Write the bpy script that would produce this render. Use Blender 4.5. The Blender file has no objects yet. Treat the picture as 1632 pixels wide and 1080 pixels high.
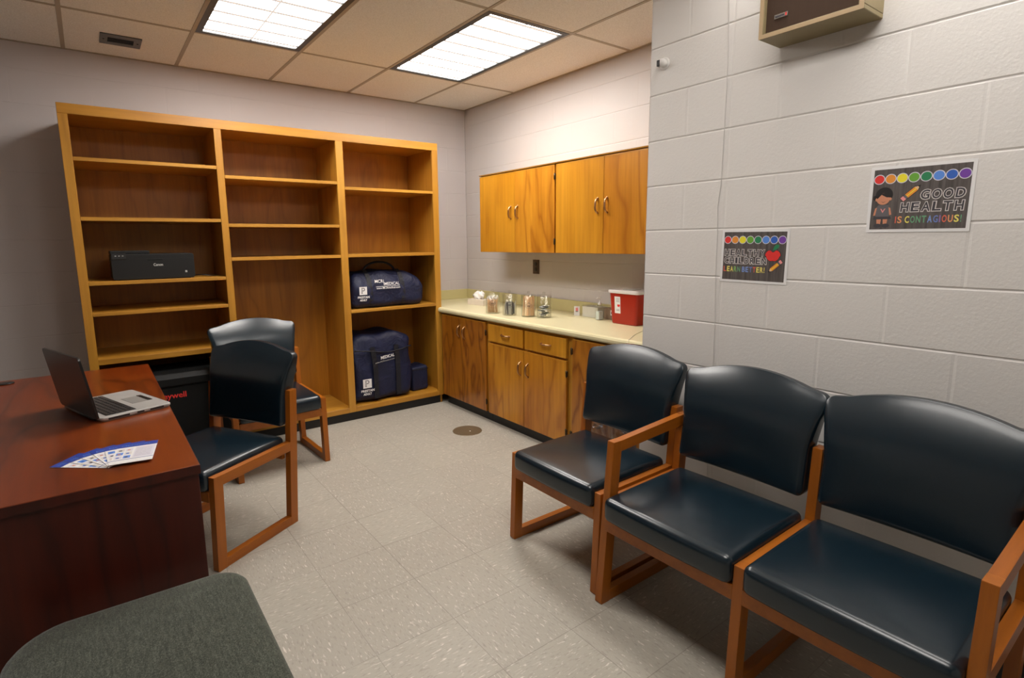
import bpy, bmesh, math, random
from mathutils import Vector, Matrix
random.seed(7)
PI = math.pi
SC = bpy.context.scene
COL = SC.collection

# ------------------------------------------------------------------ camera
cam_d = bpy.data.cameras.new('camera')
cam = bpy.data.objects.new('camera', cam_d)
COL.objects.link(cam)
CP = Vector((-2.9695, -4.4993, 1.3731))
yaw, pitch, roll = -0.6325876, -0.1557595, -0.0114404
FPX = 873.33
fwd = Vector((-math.sin(yaw)*math.cos(pitch), math.cos(yaw)*math.cos(pitch), math.sin(pitch)))
rt0 = Vector((math.cos(yaw), math.sin(yaw), 0))
up0 = rt0.cross(fwd)
rt = rt0*math.cos(roll) + up0*math.sin(roll)
up = -rt0*math.sin(roll) + up0*math.cos(roll)
M = Matrix((rt, up, -fwd)).transposed().to_4x4()
M.translation = CP
cam.matrix_world = M
cam_d.sensor_width = 36
cam_d.lens = FPX*36/1632
cam_d.shift_x = 26.765/1632
cam_d.shift_y = -17.841/1632
cam_d.clip_start = 0.02
SC.camera = cam

# ------------------------------------------------------------------ world, exposure
w = bpy.data.worlds.new('world'); SC.world = w; w.use_nodes = True
w.node_tree.nodes['Background'].inputs[0].default_value = (0.02, 0.02, 0.022, 1)
w.node_tree.nodes['Background'].inputs[1].default_value = 0.3
SC.view_settings.view_transform = 'Standard'
SC.view_settings.look = 'None'
SC.view_settings.exposure = 0.13
SC.view_settings.gamma = 1.0
SC.view_settings.use_curve_mapping = False
LIGHT_FRONT = 22.5      # the two troffers in view
LIGHT_NEAR = 14.5       # unseen troffers added out of frame to light the near floor and right wall
LIGHT_COL = (1.0, 0.95, 0.895)

# ------------------------------------------------------------------ materials
def s2l(c):
    return tuple((x/255/12.92 if x/255 <= 0.04045 else ((x/255+0.055)/1.055)**2.4) for x in c)
MATS = {}
class NT:
    def __init__(s, name):
        s.m = bpy.data.materials.new(name); s.m.use_nodes = True
        s.t = s.m.node_tree; s.b = s.t.nodes['Principled BSDF']; s.out = s.t.nodes['Material Output']
    def n(s, typ, ins=None, **kw):
        nd = s.t.nodes.new(typ)
        for k, v in kw.items(): setattr(nd, k, v)
        for k, v in (ins or {}).items(): s.set(nd, k, v)
        return nd
    def set(s, nd, k, v):
        i = nd.inputs[k]
        if isinstance(v, bpy.types.NodeSocket): s.t.links.new(v, i)
        elif isinstance(v, bpy.types.Node): s.t.links.new(v.outputs[0], i)
        else:
            if hasattr(i.default_value, '__len__') and len(i.default_value) == 4 and len(v) == 3: v = tuple(v)+(1,)
            i.default_value = v
    def ramp(s, fac, stops):
        r = s.n('ShaderNodeValToRGB', {0: fac})
        e = r.color_ramp.elements
        while len(e) < len(stops): e.new(0.5)
        for i, (p, c) in enumerate(stops):
            e[i].position = p; e[i].color = tuple(c)+(1,) if len(c) == 3 else c
        return r
    def mix(s, f, a, b, mode='MIX'):
        x = s.n('ShaderNodeMix', data_type='RGBA', blend_type=mode)
        s.set(x, 0, f); s.set(x, 6, a); s.set(x, 7, b)
        return x.outputs[2]
    def coords(s, scale=(1, 1, 1), rot=(0, 0, 0), loc=(0, 0, 0)):
        tc = s.n('ShaderNodeTexCoord')
        mp = s.n('ShaderNodeMapping', {0: tc.outputs['Object'], 1: loc, 2: rot, 3: scale})
        return mp.outputs[0]
    def noise(s, vec, scale, detail=3, rough=0.5, dist=0.0):
        return s.n('ShaderNodeTexNoise', {'Vector': vec, 'Scale': scale, 'Detail': detail, 'Roughness': rough, 'Distortion': dist})
    def bump(s, h, strength=0.3, dist=0.002):
        b = s.n('ShaderNodeBump', {'Height': h, 'Strength': strength, 'Distance': dist})
        s.set(s.b, 'Normal', b.outputs[0]); return b
    def math(s, op, a, b=0.0, c=0.0):
        return s.n('ShaderNodeMath', {0: a, 1: b, 2: c}, operation=op).outputs[0]

def simple(name, col, rough=0.5, metal=0.0, spec=0.5, emit=None, noise=0.06, bump=0.0, nscale=30):
    k = NT(name)
    v = k.coords()
    nz = k.noise(v, nscale, 3)
    c = k.mix(nz.outputs[0], tuple(x*(1-noise) for x in col), tuple(min(1, x*(1+noise)) for x in col))
    k.set(k.b, 'Base Color', c)
    k.b.inputs['Roughness'].default_value = rough
    k.b.inputs['Metallic'].default_value = metal
    k.b.inputs['Specular IOR Level'].default_value = spec
    if emit:
        k.set(k.b, 'Emission Color', emit[0]); k.b.inputs['Emission Strength'].default_value = emit[1]
    if bump: k.bump(nz.outputs[0], bump, 0.001)
    MATS[name] = k.m
    return k.m

def wood(name, base, dark, light, axis='z', figure=0.5, rough=0.35, fs=1.0, coat=0.0, loc=(0, 0, 0)):
    """clear finished veneer: fine grain along one axis and rotary-cut figure"""
    k = NT(name)
    g = {'z': (38, 38, 1.6), 'x': (1.6, 38, 38), 'y': (38, 1.6, 38)}[axis]
    f = {'z': (3.2, 3.2, .75), 'x': (.75, 3.2, 3.2), 'y': (3.2, .75, 3.2)}[axis]
    grain = k.noise(k.coords(g, loc=loc), 1.0, 5, 0.65)
    fig = k.noise(k.coords(tuple(q*fs for q in f), loc=loc), 1.0, 2.5, 0.5, 0.35)
    pp = k.math('PINGPONG', k.math('MULTIPLY', fig.outputs[0], 9.0), 1.0)
    lines = k.ramp(pp, [(0.0, (1, 1, 1)), (0.30, (.35, .35, .35)), (0.75, (0, 0, 0))])
    broad = k.noise(k.coords(tuple(q*.8 for q in f), loc=(3, 1, 2)), 1.0, 2, 0.5)
    c0 = k.mix(k.ramp(broad.outputs[0], [(0.35, (0, 0, 0)), (0.65, (1, 1, 1))]).outputs[0], base, light)
    c1 = k.mix(k.math('MULTIPLY', lines.outputs[0], figure), c0, dark)
    gr = k.ramp(grain.outputs[0], [(0.3, (0.80, 0.78, 0.74)), (0.7, (1.05, 1.05, 1.05))])
    c2 = k.mix(1.0, c1, gr.outputs[0], 'MULTIPLY')
    k.set(k.b, 'Base Color', c2)
    k.b.inputs['Roughness'].default_value = rough
    k.b.inputs['Coat Weight'].default_value = coat
    k.b.inputs['Coat Roughness'].default_value = 0.15
    k.bump(grain.outputs[0], 0.05, 0.0006)
    MATS[name] = k.m
    return k.m

SH = (0.44, 0.195, 0.018); SHD = (0.22, 0.075, 0.007); SHL = (0.54, 0.265, 0.034)
wood('shelf_wood_upright', SH, SHD, SHL, 'z', 0.22, 0.38)
wood('shelf_wood_flat', SH, SHD, SHL, 'x', 0.25, 0.38)
wood('shelf_wood_back', (0.42, 0.165, 0.012), (0.20, 0.062, 0.005), (0.52, 0.215, 0.018), 'z', 0.34, 0.42, 1.2, loc=(1.2, 0, .4))
wood('cabinet_wood_edge', SH, SHD, SHL, 'z', 0.2, 0.33)
wood('door_wood_plain', (0.52, 0.215, 0.012), (0.28, 0.085, 0.005), (0.62, 0.285, 0.024), 'z', 0.28, 0.3, 1.0, coat=0.2)
wood('door_wood_figured', (0.48, 0.180, 0.012), (0.26, 0.065, 0.005), (0.60, 0.260, 0.022), 'z', 0.6, 0.3, 1.5, coat=0.2, loc=(0, .37, .2))
wood('door_wood_streaked', (0.34, 0.115, 0.010), (0.13, 0.030, 0.004), (0.44, 0.165, 0.016), 'z', 0.75, 0.3, 2.3, coat=0.2, loc=(0, .1, .7))
wood('chair_wood', (0.36, 0.098, 0.004), (0.22, 0.050, 0.002), (0.40, 0.118, 0.006), 'z', 0.15, 0.38, 1.0, coat=0.03)
wood('chair_wood_rail', (0.36, 0.098, 0.004), (0.22, 0.050, 0.002), (0.40, 0.118, 0.006), 'y', 0.15, 0.38, 1.0, coat=0.03)
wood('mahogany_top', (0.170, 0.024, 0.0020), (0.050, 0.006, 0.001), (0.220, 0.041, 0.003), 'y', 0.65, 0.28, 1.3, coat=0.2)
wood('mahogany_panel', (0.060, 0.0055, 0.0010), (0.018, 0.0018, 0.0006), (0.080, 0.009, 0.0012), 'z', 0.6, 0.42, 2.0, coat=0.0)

def mk_vinyl():
    k = NT('vinyl_dark_teal')
    v = k.coords()
    a = k.noise(v, 260, 2, 0.6); b = k.noise(v, 9, 3, 0.5, 0.3)
    c = k.mix(b.outputs[0], (0.0026, 0.0100, 0.0175), (0.0045, 0.0150, 0.0230))
    k.set(k.b, 'Base Color', c)
    k.b.inputs['Roughness'].default_value = 0.26
    k.b.inputs['Specular IOR Level'].default_value = 0.65
    k.bump(a.outputs[0], 0.05, 0.001)
    MATS['vinyl'] = k.m
mk_vinyl()

def mk_block(name, col, bump=0.35, mott=0.03):
    k = NT(name)
    v = k.coords()
    a = k.noise(v, 85, 5, 0.65); b = k.noise(v, 3, 3); pit = k.n('ShaderNodeTexVoronoi', {'Vector': v, 'Scale': 60.0})
    pr = k.ramp(pit.outputs[0], [(0.0, (0, 0, 0)), (0.10, (1, 1, 1))])
    c = k.mix(b.outputs[0], tuple(x*(1-mott) for x in col), tuple(x*(1+mott) for x in col))
    k.set(k.b, 'Base Color', c)
    k.b.inputs['Roughness'].default_value = 0.5
    k.b.inputs['Specular IOR Level'].default_value = 0.35
    h = k.math('ADD', a.outputs[0], k.math('MULTIPLY', pr.outputs[0], 0.25))
    k.bump(h, bump, 0.0016)
    MATS[name] = k.m
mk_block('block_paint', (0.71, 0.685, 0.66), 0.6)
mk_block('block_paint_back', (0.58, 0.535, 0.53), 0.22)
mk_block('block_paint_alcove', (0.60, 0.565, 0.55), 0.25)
simple('mortar_paint', (0.50, 0.47, 0.44), 0.7)

def mk_floor():
    k = NT('vinyl_tile')
    F = 0.3048
    tc = k.n('ShaderNodeTexCoord')
    mp = k.n('ShaderNodeMapping', {0: tc.outputs['Object'], 1: (1.7138/F+40, 2.31167/F+40, 0), 3: (1/F, 1/F, 1)})
    sep = k.n('ShaderNodeSeparateXYZ', {0: mp.outputs[0]})
    fx = k.math('FRACT', sep.outputs[0]); fy = k.math('FRACT', sep.outputs[1])
    ix = k.math('FLOOR', sep.outputs[0]); iy = k.math('FLOOR', sep.outputs[1])
    cell = k.n('ShaderNodeCombineXYZ', {0: ix, 1: iy})
    wn = k.n('ShaderNodeTexWhiteNoise', {'Vector': cell.outputs[0]})
    chk = k.math('GREATER_THAN', wn.outputs[0], 0.5)
    off = k.n('ShaderNodeVectorMath', {0: cell.outputs[0], 1: (3.7, 9.1, 1.3)}, operation='MULTIPLY')
    def flecks(scale, st, seed):
        va = k.n('ShaderNodeMapping', {0: mp.outputs[0], 1: (seed, 0, 0), 2: (0, 0, 0.35), 3: (scale, scale*st, 1)}).outputs[0]
        vb = k.n('ShaderNodeMapping', {0: mp.outputs[0], 1: (seed, 5, 0), 2: (0, 0, 0.3), 3: (scale*st, scale, 1)}).outputs[0]
        vm = k.n('ShaderNodeMix', data_type='VECTOR'); k.set(vm, 0, chk); k.set(vm, 4, va); k.set(vm, 5, vb)
        ad = k.n('ShaderNodeVectorMath', {0: vm.outputs[1], 1: off.outputs[0]}, operation='ADD')
        return k.noise(ad.outputs[0], 1.0, 3, 0.55, 0.5)
    light = k.ramp(flecks(10, 4.2, 0).outputs[0], [(0.60, (0, 0, 0)), (0.71, (1, 1, 1))])
    dark = k.ramp(flecks(11, 4.0, 30).outputs[0], [(0.54, (0, 0, 0)), (0.72, (1, 1, 1))])
    base = k.mix(k.noise(tc.outputs['Object'], 2.2, 3).outputs[0], (0.365, 0.34, 0.285), (0.42, 0.395, 0.335))
    base = k.mix(k.math('MULTIPLY', wn.outputs[0], 0.35), base, (0.345, 0.31, 0.265))
    c = k.mix(k.math('MULTIPLY', dark.outputs[0], 0.6), base, (0.24, 0.215, 0.185))
    c = k.mix(k.math('MULTIPLY', light.outputs[0], 0.7), c, (0.76, 0.71, 0.64))
    ex = k.math('MINIMUM', fx, k.math('SUBTRACT', 1.0, fx)); ey = k.math('MINIMUM', fy, k.math('SUBTRACT', 1.0, fy))
    e = k.math('MINIMUM', ex, ey)
    j = k.ramp(e, [(0.0, (1, 1, 1)), (0.0055, (0, 0, 0))])
    wear = k.ramp(k.noise(tc.outputs['Object'], 1.3, 2).outputs[0], [(0.35, (.15, .15, .15)), (0.65, (.8, .8, .8))])
    jf = k.math('MULTIPLY', j.outputs[0], wear.outputs[0])
    c = k.mix(jf, c, (0.10, 0.085, 0.065))
    k.set(k.b, 'Base Color', c)
    k.set(k.b, 'Roughness', k.n('ShaderNodeMapRange', {0: k.noise(tc.outputs['Object'], 6, 3).outputs[0], 3: .36, 4: .52}).outputs[0])
    k.b.inputs['Specular IOR Level'].default_value = 0.4
    k.bump(k.math('SUBTRACT', k.noise(tc.outputs['Object'], 40, 2).outputs[0], k.math('MULTIPLY', j.outputs[0], 1.0)), 0.08, 0.0008)
    MATS['floor'] = k.m
mk_floor()

def mk_ceiling():
    k = NT('acoustic_tile')
    v = k.coords()
    a = k.noise(v, 160, 4, 0.7); b = k.noise(v, 1.5, 2)
    c = k.mix(k.ramp(a.outputs[0], [(0.35, (0, 0, 0)), (0.6, (1, 1, 1))]).outputs[0], (0.74, 0.71, 0.66), (0.90, 0.875, 0.83))
    k.set(k.b, 'Base Color', c)
    k.b.inputs['Roughness'].default_value = 0.95
    k.b.inputs['Specular IOR Level'].default_value = 0.1
    k.bump(a.outputs[0], 0.4, 0.002)
    MATS['ceiling'] = k.m
mk_ceiling()

def mk_fabric():
    k = NT('grey_green_fabric')
    v = k.coords((1, 1, 1))
    a = k.noise(v, 300, 3, 0.75); b = k.noise(k.coords((60, 9, 20)), 3, 4, 0.7); d = k.noise(k.coords((240, 60, 60)), 3, 3, 0.6)
    f = k.math('ADD', k.math('MULTIPLY', a.outputs[0], .45), k.math('ADD', k.math('MULTIPLY', b.outputs[0], .25), k.math('MULTIPLY', d.outputs[0], .3)))
    c = k.ramp(f, [(0.40, (0.015, 0.018, 0.014)), (0.50, (0.052, 0.059, 0.045)), (0.60, (0.115, 0.128, 0.10))])
    k.set(k.b, 'Base Color', c.outputs[0])
    k.b.inputs['Roughness'].default_value = 0.95
    k.b.inputs['Specular IOR Level'].default_value = 0.1
    k.b.inputs['Sheen Weight'].default_value = 0.25
    k.bump(a.outputs[0], 0.5, 0.001)
    MATS['fabric'] = k.m
mk_fabric()

def mk_navy(name, c0, c1):
    k = NT(name)
    v = k.coords()
    a = k.noise(v, 9, 4, 0.6, 0.6); b = k.noise(v, 300, 2)
    k.set(k.b, 'Base Color', k.mix(a.outputs[0], c0, c1))
    k.b.inputs['Roughness'].default_value = 0.6
    k.b.inputs['Sheen Weight'].default_value = 0.0
    h = k.math('ADD', k.math('MULTIPLY', a.outputs[0], 3.0), k.math('MULTIPLY', b.outputs[0], .1))
    k.bump(h, 0.6, 0.01)
    MATS[name] = k.m
mk_navy('navy_nylon', (0.0022, 0.0050, 0.028), (0.0045, 0.0090, 0.046))
mk_navy('navy_strap', (0.003, 0.0035, 0.009), (0.005, 0.006, 0.012))

def mk_lens():
    k = NT('troffer_lens')
    k.set(k.b, 'Base Color', (0.8, 0.8, 0.8))
    tc = k.n('ShaderNodeTexCoord'); sep = k.n('ShaderNodeSeparateXYZ', {0: tc.outputs['Object']})
    fy = k.math('FRACT', k.math('MULTIPLY', k.math('ADD', sep.outputs[1], 10.0), 1/0.1525))
    ly = k.ramp(fy, [(0.0, (1, 1, 1)), (0.19, (1, 1, 1)), (0.195, (0, 0, 0))])
    ax = k.math('ABSOLUTE', sep.outputs[0]); lx = k.ramp(ax, [(0.0, (1, 1, 1)), (0.006, (1, 1, 1)), (0.007, (0, 0, 0))])
    m = k.math('MAXIMUM', ly.outputs[0], lx.outputs[0])
    st = k.math('MULTIPLY', k.math('SUBTRACT', 1.0, k.math('MULTIPLY', m, 0.980)), 1.0)
    k.set(k.b, 'Emission Color', LIGHT_COL)
    att = k.n('ShaderNodeValue'); att.outputs[0].default_value = LIGHT_FRONT
    k.set(k.b, 'Emission Strength', k.math('MULTIPLY', st, att.outputs[0]))
    MATS['lens'] = k.m
    m2 = k.m.copy(); m2.name = 'troffer_lens_near'
    for n in m2.node_tree.nodes:
        if n.type == 'VALUE': n.outputs[0].default_value = LIGHT_NEAR
    MATS['lens_near'] = m2
mk_lens()

def mk_chalk():
    k = NT('chalkboard_print')
    a = k.noise(k.coords((14, 50, 3)), 1.5, 4, 0.6)
    k.set(k.b, 'Base Color', k.ramp(a.outputs[0], [(0.3, (0.050, 0.042, 0.040)), (0.7, (0.135, 0.115, 0.108))]).outputs[0])
    k.b.inputs['Roughness'].default_value = 0.5
    MATS['chalk'] = k.m
mk_chalk()

def glass(name, col, rough=0.02, alpha_mix=0.95):
    """thin clear plastic: mostly transparent shell with reflections"""
    k = NT(name)
    tr = k.n('ShaderNodeBsdfTransparent', {0: col})
    gl = k.n('ShaderNodeBsdfGlossy', {'Color': (.55, .55, .55), 'Roughness': rough + .04})
    fr = k.n('ShaderNodeLayerWeight', {'Blend': 0.35})
    m = k.n('ShaderNodeMapRange', {0: fr.outputs['Facing'], 3: 0.025, 4: 1-alpha_mix+.13})
    mx = k.n('ShaderNodeMixShader', {0: m.outputs[0], 1: tr.outputs[0], 2: gl.outputs[0]})
    k.t.links.new(mx.outputs[0], k.out.inputs[0])
    MATS[name] = k.m
glass('clear_acrylic', (0.975, 0.975, 0.96))
glass('clear_plastic_bag', (0.70, 0.70, 0.73), 0.12, 0.6)

simple('black_base', (0.006, 0.006, 0.006), 0.45)
simple('black_metal', (0.012, 0.012, 0.012), 0.4)
simple('tee_paint', (0.40, 0.34, 0.26), 0.5)
simple('steel_vent', (0.10, 0.095, 0.085), 0.45, 0.3)
simple('dark_void', (0.004, 0.004, 0.004), 0.9)
simple('counter_laminate', (0.70, 0.64, 0.40), 0.28, spec=0.5, noise=0.03)
simple('splash_laminate', (0.60, 0.54, 0.27), 0.35, noise=0.03)
simple('brass', (0.50, 0.29, 0.14), 0.33, 1.0)
simple('hinge_metal', (0.08, 0.055, 0.03), 0.4, 0.9)
simple('outlet_brown', (0.075, 0.045, 0.03), 0.4)
simple('white_plastic', (0.72, 0.70, 0.68), 0.4)
simple('white_lid', (0.72, 0.68, 0.66), 0.35)
simple('sharps_red', (0.36, 0.014, 0.003), 0.35, noise=0.03)
simple('paper_white', (0.78, 0.77, 0.77), 0.6, noise=0.02)
simple('paper_lilac', (0.66, 0.64, 0.72), 0.6, noise=0.02)
simple('print_red', (0.75, 0.035, 0.03), 0.5)
simple('print_orange', (0.80, 0.30, 0.04), 0.5)
simple('print_yellow', (0.85, 0.75, 0.03), 0.5)
simple('print_lime', (0.14, 0.38, 0.04), 0.5)
simple('print_green', (0.02, 0.22, 0.09), 0.5)
simple('print_sky', (0.10, 0.26, 0.72), 0.5)
simple('print_blue', (0.03, 0.12, 0.50), 0.5)
simple('print_purple', (0.17, 0.05, 0.36), 0.5)
simple('print_pink', (0.80, 0.30, 0.30), 0.5)
simple('print_skin', (0.62, 0.26, 0.15), 0.5)
simple('print_black', (0.015, 0.013, 0.013), 0.5)
simple('print_grey', (0.13, 0.12, 0.13), 0.5)
simple('print_darkgrey', (0.05, 0.045, 0.055), 0.5)
simple('print_cream', (0.66, 0.62, 0.60), 0.5)
simple('print_tan', (0.75, 0.50, 0.28), 0.5)
simple('ink_red', (0.70, 0.14, 0.09), 0.5)
simple('ink_orange', (0.80, 0.34, 0.14), 0.5)
simple('ink_yellow', (0.82, 0.72, 0.16), 0.5)
simple('ink_lime', (0.24, 0.46, 0.13), 0.5)
simple('ink_green', (0.14, 0.36, 0.20), 0.5)
simple('ink_sky', (0.20, 0.32, 0.66), 0.5)
simple('ink_blue', (0.15, 0.22, 0.52), 0.5)
simple('ink_purple', (0.30, 0.16, 0.42), 0.5)
simple('brochure_blue', (0.03, 0.06, 0.36), 0.35)
simple('drain_metal', (0.22, 0.165, 0.10), 0.4, 0.5)
simple('laptop_lid_black', (0.012, 0.011, 0.010), 0.32)
simple('laptop_silver', (0.50, 0.49, 0.47), 0.35, 0.35)
simple('laptop_keys', (0.010, 0.010, 0.011), 0.5)
simple('laptop_pad', (0.30, 0.29, 0.27), 0.4, 0.3)
simple('screen_dark', (0.008, 0.009, 0.011), 0.15)
simple('printer_black', (0.005, 0.005, 0.005), 0.42)
simple('printer_grey', (0.018, 0.018, 0.018), 0.35)
simple('trunk_black', (0.005, 0.0055, 0.0055), 0.55, spec=0.25)
simple('speaker_case', (0.26, 0.205, 0.105), 0.5)
simple('speaker_edge', (0.46, 0.33, 0.19), 0.5)
simple('chrome', (0.62, 0.62, 0.62), 0.25, 1.0)
simple('instrument_steel', (0.50, 0.50, 0.49), 0.35, 0.2)
simple('stick_wood', (0.80, 0.50, 0.28), 0.6)
simple('stick_wood_pale', (0.90, 0.68, 0.44), 0.6)
simple('cotton', (0.85, 0.83, 0.80), 0.9)
simple('packet_green', (0.20, 0.24, 0.19), 0.6)
simple('packet_grey', (0.50, 0.50, 0.48), 0.6)
simple('tissue_box', (0.68, 0.60, 0.50), 0.6)
simple('carton_brown', (0.27, 0.19, 0.13), 0.6)
simple('carton_pale', (0.62, 0.60, 0.52), 0.5)
simple('bottle_gel', (0.66, 0.72, 0.68), 0.2)
simple('cord_cream', (0.78, 0.73, 0.58), 0.5)
simple('wall_wire', (0.60, 0.575, 0.55), 0.5)

def mk_grille():
    k = NT('speaker_cloth')
    tc = k.n('ShaderNodeTexCoord'); s = k.n('ShaderNodeSeparateXYZ', {0: tc.outputs['Object']})
    a = k.math('SINE', k.math('MULTIPLY', s.outputs[1], 1600.0)); b = k.math('SINE', k.math('MULTIPLY', s.outputs[2], 1600.0))
    m = k.math('MULTIPLY_ADD', k.math('MULTIPLY', a, b), 0.5, 0.5)
    nz = k.noise(k.coords((1, 60, 4)), 2, 2)
    c = k.mix(m, (0.018, 0.009, 0.004), (0.085, 0.040, 0.016))
    k.set(k.b, 'Base Color', k.mix(nz.outputs[0], c, (0.045, 0.020, 0.008)))
    k.b.inputs['Roughness'].default_value = 0.8
    MATS['grille'] = k.m
mk_grille()

# ------------------------------------------------------------------ mesh helpers
class MB:
    def __init__(s): s.v = []; s.f = []; s.mi = []; s.mats = []; s.sm = []
    def slot(s, m):
        if m not in s.mats: s.mats.append(m)
        return s.mats.index(m)
    def raw(s, vs, fs, mat, smooth=False, M=None):
        o = len(s.v); i = s.slot(mat)
        for v in vs:
            s.v.append(tuple(M @ Vector(v)) if M is not None else tuple(v))
        for f in fs:
            s.f.append([o+a for a in f]); s.mi.append(i); s.sm.append(smooth)
        return s
    def bm(s, bm, mat, smooth=False, M=None):
        bm.verts.index_update()
        s.raw([v.co[:] for v in bm.verts], [[v.index for v in f.verts] for f in bm.faces], mat, smooth, M); bm.free()
        return s
    def box(s, x0, x1, y0, y1, z0, z1, mat, bev=0.0, seg=2, M=None, smooth=False):
        b = bmesh.new(); bmesh.ops.create_cube(b, size=1)
        for v in b.verts:
            v.co = Vector((x0+(v.co.x+.5)*(x1-x0), y0+(v.co.y+.5)*(y1-y0), z0+(v.co.z+.5)*(z1-z0)))
        if bev: bmesh.ops.bevel(b, geom=b.edges[:], offset=bev, segments=seg, affect='EDGES', profile=0.7)
        return s.bm(b, mat, smooth, M)
    def prism(s, poly, a0, a1, axis, mat, bev=0.0, M=None, seg=2):
        """poly: list of 2D points; extruded along axis from a0 to a1"""
        def P(p, a):
            return {'x': (a, p[0], p[1]), 'y': (p[0], a, p[1]), 'z': (p[0], p[1], a)}[axis]
        b = bmesh.new(); n = len(poly)
        A = [b.verts.new(P(p, a0)) for p in poly]; B = [b.verts.new(P(p, a1)) for p in poly]
        b.faces.new(A); b.faces.new(B[::-1])
        for i in range(n): b.faces.new([A[i], B[i], B[(i+1) % n], A[(i+1) % n]])
        bmesh.ops.recalc_face_normals(b, faces=b.faces[:])
        if bev: bmesh.ops.bevel(b, geom=b.edges[:], offset=bev, segments=seg, affect='EDGES', profile=0.7)
        return s.bm(b, mat, False, M)
    def lathe(s, prof, mat, n=32, M=None, smooth=True, cap=True):
        vs = []; fs = []
        for r, z in prof:
            for i in range(n):
                a = 2*PI*i/n; vs.append((r*math.cos(a), r*math.sin(a), z))
        for k in range(len(prof)-1):
            for i in range(n):
                j = (i+1) % n; fs.append([k*n+i, k*n+j, (k+1)*n+j, (k+1)*n+i])
        if cap:
            if prof[0][0] > 1e-5: fs.append(list(range(n))[::-1])
            if prof[-1][0] > 1e-5: fs.append([(len(prof)-1)*n+i for i in range(n)])
        return s.raw(vs, fs, mat, smooth, M)
    def tube(s, pts, r, mat, n=8, M=None, flat=1.0):
        pts = [Vector(p) for p in pts]; vs = []; fs = []
        prev = None
        for k, p in enumerate(pts):
            d = (pts[min(k+1, len(pts)-1)]-pts[max(k-1, 0)]).normalized()
            if prev is None: a = d.cross(Vector((0, 0, 1))) if abs(d.z) < .9 else d.cross(Vector((1, 0, 0)))
            else: a = prev - d*prev.dot(d)
            a.normalize(); b = d.cross(a); prev = a
            for i in range(n):
                t = 2*PI*i/n; vs.append(tuple(p + a*r*math.cos(t) + b*r*flat*math.sin(t)))
        for k in range(len(pts)-1):
            for i in range(n):
                j = (i+1) % n; fs.append([k*n+i, k*n+j, (k+1)*n+j, (k+1)*n+i])
        fs.append(list(range(n))[::-1]); fs.append([(len(pts)-1)*n+i for i in range(n)])
        return s.raw(vs, fs, mat, True, M)
    def disc(s, c, ru, rv, U, V, mat, n=28):
        c = Vector(c); U = Vector(U); V = Vector(V)
        vs = [tuple(c+U*ru*math.cos(2*PI*i/n)+V*rv*math.sin(2*PI*i/n)) for i in range(n)]
        return s.raw(vs, [list(range(n))], mat)
    def build(s, name, parent=None, loc=None):
        me = bpy.data.meshes.new(name); me.from_pydata(s.v, [], s.f)
        for m in s.mats: me.materials.append(MATS[m] if isinstance(m, str) else m)
        for i, p in enumerate(me.polygons):
            p.material_index = s.mi[i]; p.use_smooth = s.sm[i]
        b = bmesh.new(); b.from_mesh(me); bmesh.ops.recalc_face_normals(b, faces=b.faces[:]) if not getattr(s, 'keep', False) else None
        b.to_mesh(me); b.free(); me.update()
        o = bpy.data.objects.new(name, me); COL.objects.link(o)
        if parent: o.parent = parent
        if loc: o.location = loc
        return o

def roundbox(hx, hy, hz, r, n, deform, mat, M=None):
    """soft padded box"""
    def lines(h, m):
        ks = [-h + r*t for t in (0, .2, .45, .72)]
        ins = [(-h+r) + (2*(h-r))*i/m for i in range(m+1)]
        return ks + ins + [-k for k in ks[::-1]]
    X, Y, Z = lines(hx, n[0]), lines(hy, n[1]), lines(hz, n[2])
    vid = {}; vs = []; fs = []
    def vert(p):
        key = tuple(round(a, 6) for a in p)
        if key in vid: return vid[key]
        c = Vector((max(-(hx-r), min(hx-r, p[0])), max(-(hy-r), min(hy-r, p[1])), max(-(hz-r), min(hz-r, p[2]))))
        d = Vector(p)-c
        q = c + d.normalized()*r if d.length > 1e-9 else c
        q = deform(q) if deform else q
        vid[key] = len(vs); vs.append(tuple(q)); return vid[key]
    def face(A, B, fn):
        for i in range(len(A)-1):
            for j in range(len(B)-1):
                fs.append([vert(fn(A[i], B[j])), vert(fn(A[i+1], B[j])), vert(fn(A[i+1], B[j+1])), vert(fn(A[i], B[j+1]))])
    for s in (-1, 1):
        face(X, Y, lambda a, b: (a, b, s*hz)); face(X, Z, lambda a, b: (a, s*hy, b)); face(Y, Z, lambda a, b: (s*hx, a, b))
    mb = MB(); mb.raw(vs, fs, mat, True, M)
    return mb

def text_mesh(mb, txt, size, mat, M, offset=0.0, width=None, extrude=0.0, spacing=1.0, shear=0.0):
    """flat lettering in the local xy plane of M, appended to mb. returns width"""
    c = bpy.data.curves.new('t', 'FONT'); c.body = txt; c.size = size; c.offset = offset; c.extrude = extrude
    c.space_character = spacing; c.shear = shear; c.resolution_u = 3
    o = bpy.data.objects.new('t', c); COL.objects.link(o)
    bpy.context.view_layer.update()
    me = bpy.data.meshes.new_from_object(o.evaluated_get(bpy.context.evaluated_depsgraph_get()))
    xs = [v.co.x for v in me.vertices]; x0, x1 = min(xs), max(xs)
    k = width/(x1-x0) if width else 1.0
    S = Matrix.Translation((-x0*k, 0, 0)) @ Matrix.Diagonal((k, 1, 1, 1))
    mb.raw([v.co[:] for v in me.vertices], [list(p.vertices) for p in me.polygons], mat, False, M @ S)
    bpy.data.objects.remove(o); bpy.data.curves.remove(c); bpy.data.meshes.remove(me)
    return (x1-x0)*k

def frameM(o, X, Y):
    X = Vector(X).normalized(); Y = Vector(Y).normalized(); Z = X.cross(Y).normalized()
    m = Matrix((X, Y, Z)).transposed().to_4x4(); m.translation = Vector(o); return m

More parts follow.
